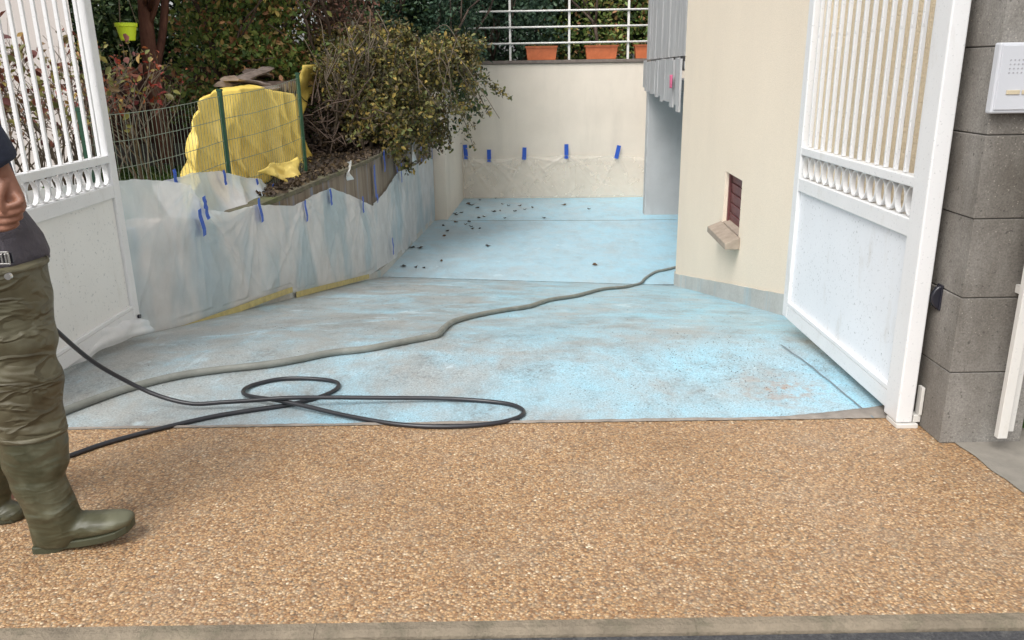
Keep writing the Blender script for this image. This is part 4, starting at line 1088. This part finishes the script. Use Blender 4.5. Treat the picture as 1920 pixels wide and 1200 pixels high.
el_l = pp(-80, 300, .24); wr_l = pp(18, 500, .36)
B.tube([sh_l, sh_l.lerp(el_l, .5), el_l, el_l.lerp(wr_l, .35), wr_l], [.062, .055, .043, .046, .028], 12)
# legs under the waders
an_r = pp(90, 965); kn_r = pp(58, 765); hp_r = hip+V((.02, -.09, 0))
B.tube([hp_r, hp_r.lerp(kn_r, .5), kn_r, kn_r.lerp(an_r, .35), an_r], [.098, .08, .058, .058, .038], 12)
B.tube([an_r+V((-.03, 0, .0)), an_r+V((.09, 0, -.035)), an_r+V((.17, 0, -.045))], [.035, .035, .025], 10)
an_l = pp(-42, 925, .26); kn_l = pp(-20, 735, .2); hp_l = hip+V((0, .09, 0))
B.tube([hp_l, hp_l.lerp(kn_l, .5), kn_l, kn_l.lerp(an_l, .35), an_l], [.098, .08, .058, .058, .038], 12)
B.tube([an_l+V((-.03, 0, .0)), an_l+V((.08, 0, -.035)), an_l+V((.15, 0, -.05))], [.035, .035, .025], 10)
# right hand (near the camera): back of the hand outward, fingers curled back
hd = -.12
palm = [pp(4, 322, hd), pp(12, 345, hd), pp(20, 368, hd), pp(24, 388, hd+.005), pp(22, 402, hd+.01)]
R = []
for c, a, b in zip(palm, (.027, .031, .036, .037, .029), (.020, .020, .021, .021, .017)):
    d = (palm[-1]-palm[0]).normalized(); w_ = V((0, 1, 0)).cross(d).normalized(); dep = d.cross(w_)
    R.append([c+w_*a*math.cos(2*math.pi*j/14)+dep*b*math.sin(2*math.pi*j/14) for j in range(14)])
B.rings(R)
for k, (kx, ky, L, dyk) in enumerate(((40, 378, 44, -.010), (41, 392, 50, -.006), (37, 406, 46, .002), (30, 419, 36, .010))):
    a = pp(kx-10, ky-12, hd+dyk); b_ = pp(kx, ky, hd+dyk-.008); c = pp(kx-L*.45, ky+8, hd+dyk-.018); d = pp(kx-L*.85, ky+11, hd+dyk-.006); e = pp(kx-L*1.05, ky+8, hd+dyk+.012)
    B.tube(smoothpath([a, b_, c, d, e], 3), [.0105]*4+[.0098]*4+[.0088]*4+[.0075], 8)
B.tube(smoothpath([pp(8, 340, hd-.015), pp(2, 362, hd-.032), pp(2, 382, hd-.035), pp(10, 398, hd-.030)], 3), [.014, .013, .0125, .012, .011, .0115, .011, .0105, .0095, .008], 8)
# left hand gripping the hose
pl_ = [wr_l, wr_l.lerp(hnd, .5), hnd+V((-.03, .02, .03))]
B.tube(pl_, [.028, .036, .03], 12)
for k in range(4):
    o_ = hnd+V((-.045+k*.018, 0, .018-k*.006))
    B.tube(smoothpath([o_+V((-.01, .03, .02)), o_+V((0, -.01, .026)), o_+V((.004, -.024, 0)), o_+V((0, -.008, -.018))], 3), .0085, 7)
B.tube(smoothpath([wr_l.lerp(hnd, .6), hnd+V((.0, -.005, .035)), hnd+V((.02, -.02, .012))], 3), .0105, 7)
ob = part(B, 'body', M['skin'], person); rem(ob, .0036, 3)
for s in (-1, 1):
    e = MB(); R = []
    for k in range(7):
        a = -math.pi/2+math.pi*k/6; R.append([head+V((.088+.011*math.cos(a)*math.cos(j*math.pi/5), s*.032+.011*math.cos(a)*math.sin(j*math.pi/5), .038+.009*math.sin(a))) for j in range(10)])
    part(e.rings(R), 'eye', M['eye'], person, smooth=True)
hr = MB(); R = []
for k in range(9):
    a = math.pi*.02+math.pi*.48*k/8; R.append([head+V((-.008+.112*math.cos(a)*math.cos(2*math.pi*j/20), .090*math.cos(a)*math.sin(2*math.pi*j/20), .045+.122*math.sin(a)+(.03 if math.cos(2*math.pi*j/20) > .3 else -.04)*(1-k/8))) for j in range(20)])
part(hr.rings(R), 'hair', M['hair'], person, smooth=True)
# --- navy jacket: sleeve ends above the wrist
J = MB()
J.tube([hip.lerp(chest, .3), chest-V((0, 0, .02)), chest.lerp(neck, .6), neck-V((0, 0, .02))], [.145, .165, .12, .075], 18)
J.tube([sh_r, chest.lerp(neck, .4), sh_l], [.09, .105, .09], 12)
cuff = pp(2, 312, -.12); J.tube(smoothpath([sh_r, sh_r.lerp(el_r, .55), el_r, el_r.lerp(cuff, .5), cuff], 3), [.085, .083, .08, .078, .076, .074, .072, .068, .066, .064, .060, .056, .052], 14)
cl_ = wr_l.lerp(el_l, .1); J.tube([sh_l, sh_l.lerp(el_l, .55), el_l, cl_], [.085, .07, .062, .045], 12)
oj = part(J, 'jacket', M['navy'], person); rem(oj, .009, 5)
# --- grey-violet shirt tail
T = MB()
def rows(spec, dy=0, dr=.115, n=20):
    R = []
    for i, (l, r, y, dd) in enumerate(spec):
        a = pp(l, y, dy); b = pp(r, y, dy); c = (a+b)/2; hw = (b-a).length/2
        R.append([c+V((hw*math.cos(2*math.pi*j/n), dd*math.sin(2*math.pi*j/n), 0)) + V((.006*math.sin(j*2.3+i*1.1), 0, .004*math.sin(j*1.7))) for j in range(n)])
    return R
T.rings(rows([(-190, -10, 330, .15), (-170, 18, 385, .155), (-150, 50, 430, .16), (-130, 62, 450, .165), (-112, 76, 480, .17), (-108, 79, 496, .17)])[::1])
ot = part(T, 'shirt', M['shirt'], person); rem(ot, .008, 3)
# --- waders: near leg
def wr(m, spec, dy, amp=.010, seed=0, n=28):
    P = smoothspec(spec, 5); R = []
    for i, (l, r, y, dd) in enumerate(P):
        a = pp(l, y, dy); b = pp(r, y, dy); c = (a+b)/2; hw = (b-a).length/2
        row = []
        for j in range(n):
            th = 2*math.pi*j/n; w = 1+.045*math.sin(y/11+1.3*math.cos(th+seed))*math.exp(-((y-680)/62)**2)+.03*math.sin(y/9+math.cos(th*1+2))*math.exp(-((y-905)/40)**2)+amp/.08*(ridg(math.cos(th)*.8+seed, math.sin(th)*.8+y*.003, y*.0075)-.4)*.9
            row.append(c+V((hw*w*math.cos(th), dd*w*math.sin(th), 0)))
        R.append(row)
    m.rings(R)
def smoothspec(spec, n):
    out_ = []
    for a, b in zip(spec, spec[1:]):
        for k in range(n): out_.append(tuple(lerp(x, y, k/n) for x, y in zip(a, b)))
    out_.append(spec[-1]); return out_
Wn = MB()
wr(Wn, [(-88, 74, 494, .125), (-86, 80, 530, .125), (-80, 90, 590, .118), (-66, 103, 645, .11), (-52, 104, 680, .10), (-38, 112, 725, .095), (-20, 108, 765, .085), (-6, 121, 808, .08)], -.06, .010, 1)
ow = part(Wn, 'wader_leg', M['waders'], person); rem(ow, .008, 2)
Bt = MB()
wr(Bt, [(-6, 119, 806, .080), (4, 122, 836, .077), (10, 128, 870, .073), (22, 122, 893, .066), (34, 130, 922, .06), (46, 142, 945, .055), (54, 150, 970, .05), (60, 150, 1000, .045), (64, 140, 1018, .04)], -.06, .008, 5)
foot = [(72, 985, .048, .040), (100, 985, .050, .045), (135, 985, .048, .047), (170, 983, .042, .049), (200, 979, .036, .050), (225, 975, .031, .046), (242, 973, .024, .034), (249, 972, .014, .02)]
R = []
for px, py, hh, ww in foot:
    c = pp(px, py, -.06+(px-70)*.0002); R.append([c+V((0, ww*math.cos(2*math.pi*j/16), hh*math.sin(2*math.pi*j/16))) for j in range(16)])
Bt.rings(R)
obt = part(Bt, 'boot', M['boot'], person); rem(obt, .0065, 3)
# sole, heel
def sole(cx, cy, dy, flipx=1, parent=person, scale=1.0, lift=0):
    m = MB(); N = 22; prof = []
    pts = [(71, 1023, .034), (78, 1022, .041), (100, 1018, .042), (130, 1012, .038), (165, 1006, .044), (200, 999, .048), (228, 992, .043), (244, 985, .030), (251, 979, .012)]
    R = []
    for px, py, ww in pts:
        c = pp(px+cx, py+cy, dy+(px-70)*.0002)
        th = .020 if px > 115 else .036
        R.append([c+V((0, -ww, .014)), c+V((0, ww, .014)), c+V((0, ww*.97, -th+.008)), c+V((0, -ww*.97, -th+.008))])
    return part(m.rings(R), 'sole', M['sole'], parent, bevel=.004)
sole(0, 0, -.06)
# rear leg (the other leg), mostly outside the frame
Wl = MB(); wr(Wl, [(-120, 40, 494, .12), (-118, 38, 590, .115), (-108, 32, 680, .10), (-98, 26, 760, .085), (-100, 18, 820, .08)], .12, .010, 9)
ow2 = part(Wl, 'wader_leg', M['waders'], person); rem(ow2, .009, 2)
Bl = MB(); wr(Bl, [(-104, 20, 815, .083), (-98, 20, 860, .075), (-92, 22, 900, .062), (-90, 18, 940, .055), (-88, 5, 970, .05), (-84, -10, 990, .04)], .12, .008, 13)
R = []
for px, py, hh, ww in [(x-150-45, y-12, h, w) for x, y, h, w in foot]:
    c = pp(px, py-20, .2); 
for px, py, hh, ww in foot:
    c = pp(lerp(-104, 46, (px-72)/177), lerp(962, 960, (px-72)/177), .12); R.append([c+V((0, ww*math.cos(2*math.pi*j/16), hh*1.05*math.sin(2*math.pi*j/16))) for j in range(16)])
Bl.rings(R); obl = part(Bl, 'boot', M['boot'], person); rem(obl, .008, 3)
m = MB(); R = []
for u, ww in ((0, .040), (.06, .043), (.2, .042), (.4, .038), (.6, .044), (.8, .048), (.93, .038), (1.0, .014)):
    c = pp(lerp(-108, 48, u), 978, .12); c.z = .022
    R.append([c+V((0, -ww, .012)), c+V((0, ww, .012)), c+V((0, ww, -.02)), c+V((0, -ww, -.02))])
part(m.rings(R), 'sole', M['sole'], person, bevel=.004)
# seam band, strap, buckle, rivet
def band(y, l, r, dd, h, dy, name, mat):
    m = MB(); R = []
    for k, (dz, g) in enumerate(((-h, 0), (-h, .004), (0, .006), (h, .004), (h, 0))):
        a = pp(l, y, dy); b = pp(r, y, dy); c = (a+b)/2+V((0, 0, dz)); hw = (b-a).length/2+g
        R.append([c+V((hw*math.cos(2*math.pi*j/28), (dd+g)*math.sin(2*math.pi*j/28), 0)) for j in range(28)])
    return part(m.rings(R, cap=False), name, mat, person, smooth=True)
band(808, -6, 119, .081, .007, -.06, 'seam_band', M['waders']); band(497, -90, 77, .128, .006, -.06, 'hem_band', M['waders'])
st = MB(); c0 = pp(-20, 484, -.195); st.grid(lambda a, b: c0+V((-.06+.12*a, -.004*math.sin(a*3), -.014+.028*b)), 6, 1); part(st, 'strap', M['black'], person, solid=.003)
bk = MB(); c0 = pp(2, 484, -.205); bk.bb(c0+V((-.022, -.004, -.018)), c0+V((.022, .0, -.013))).bb(c0+V((-.022, -.004, .013)), c0+V((.022, 0, .018))).bb(c0+V((.018, -.004, -.013)), c0+V((.023, 0, .013)))
for k in range(4): bk.bb(c0+V((-.018+k*.010, -.006, -.012)), c0+V((-.013+k*.010, -.001, .012)))
part(bk, 'buckle', M['steel'], person, bevel=.001)
c0 = pp(14, 519, -.185); part(MB().cyl(c0, c0+V((0, .01, 0)), .009, n=14), 'rivet', M['steel'], person)
bpy.context.view_layer.update()
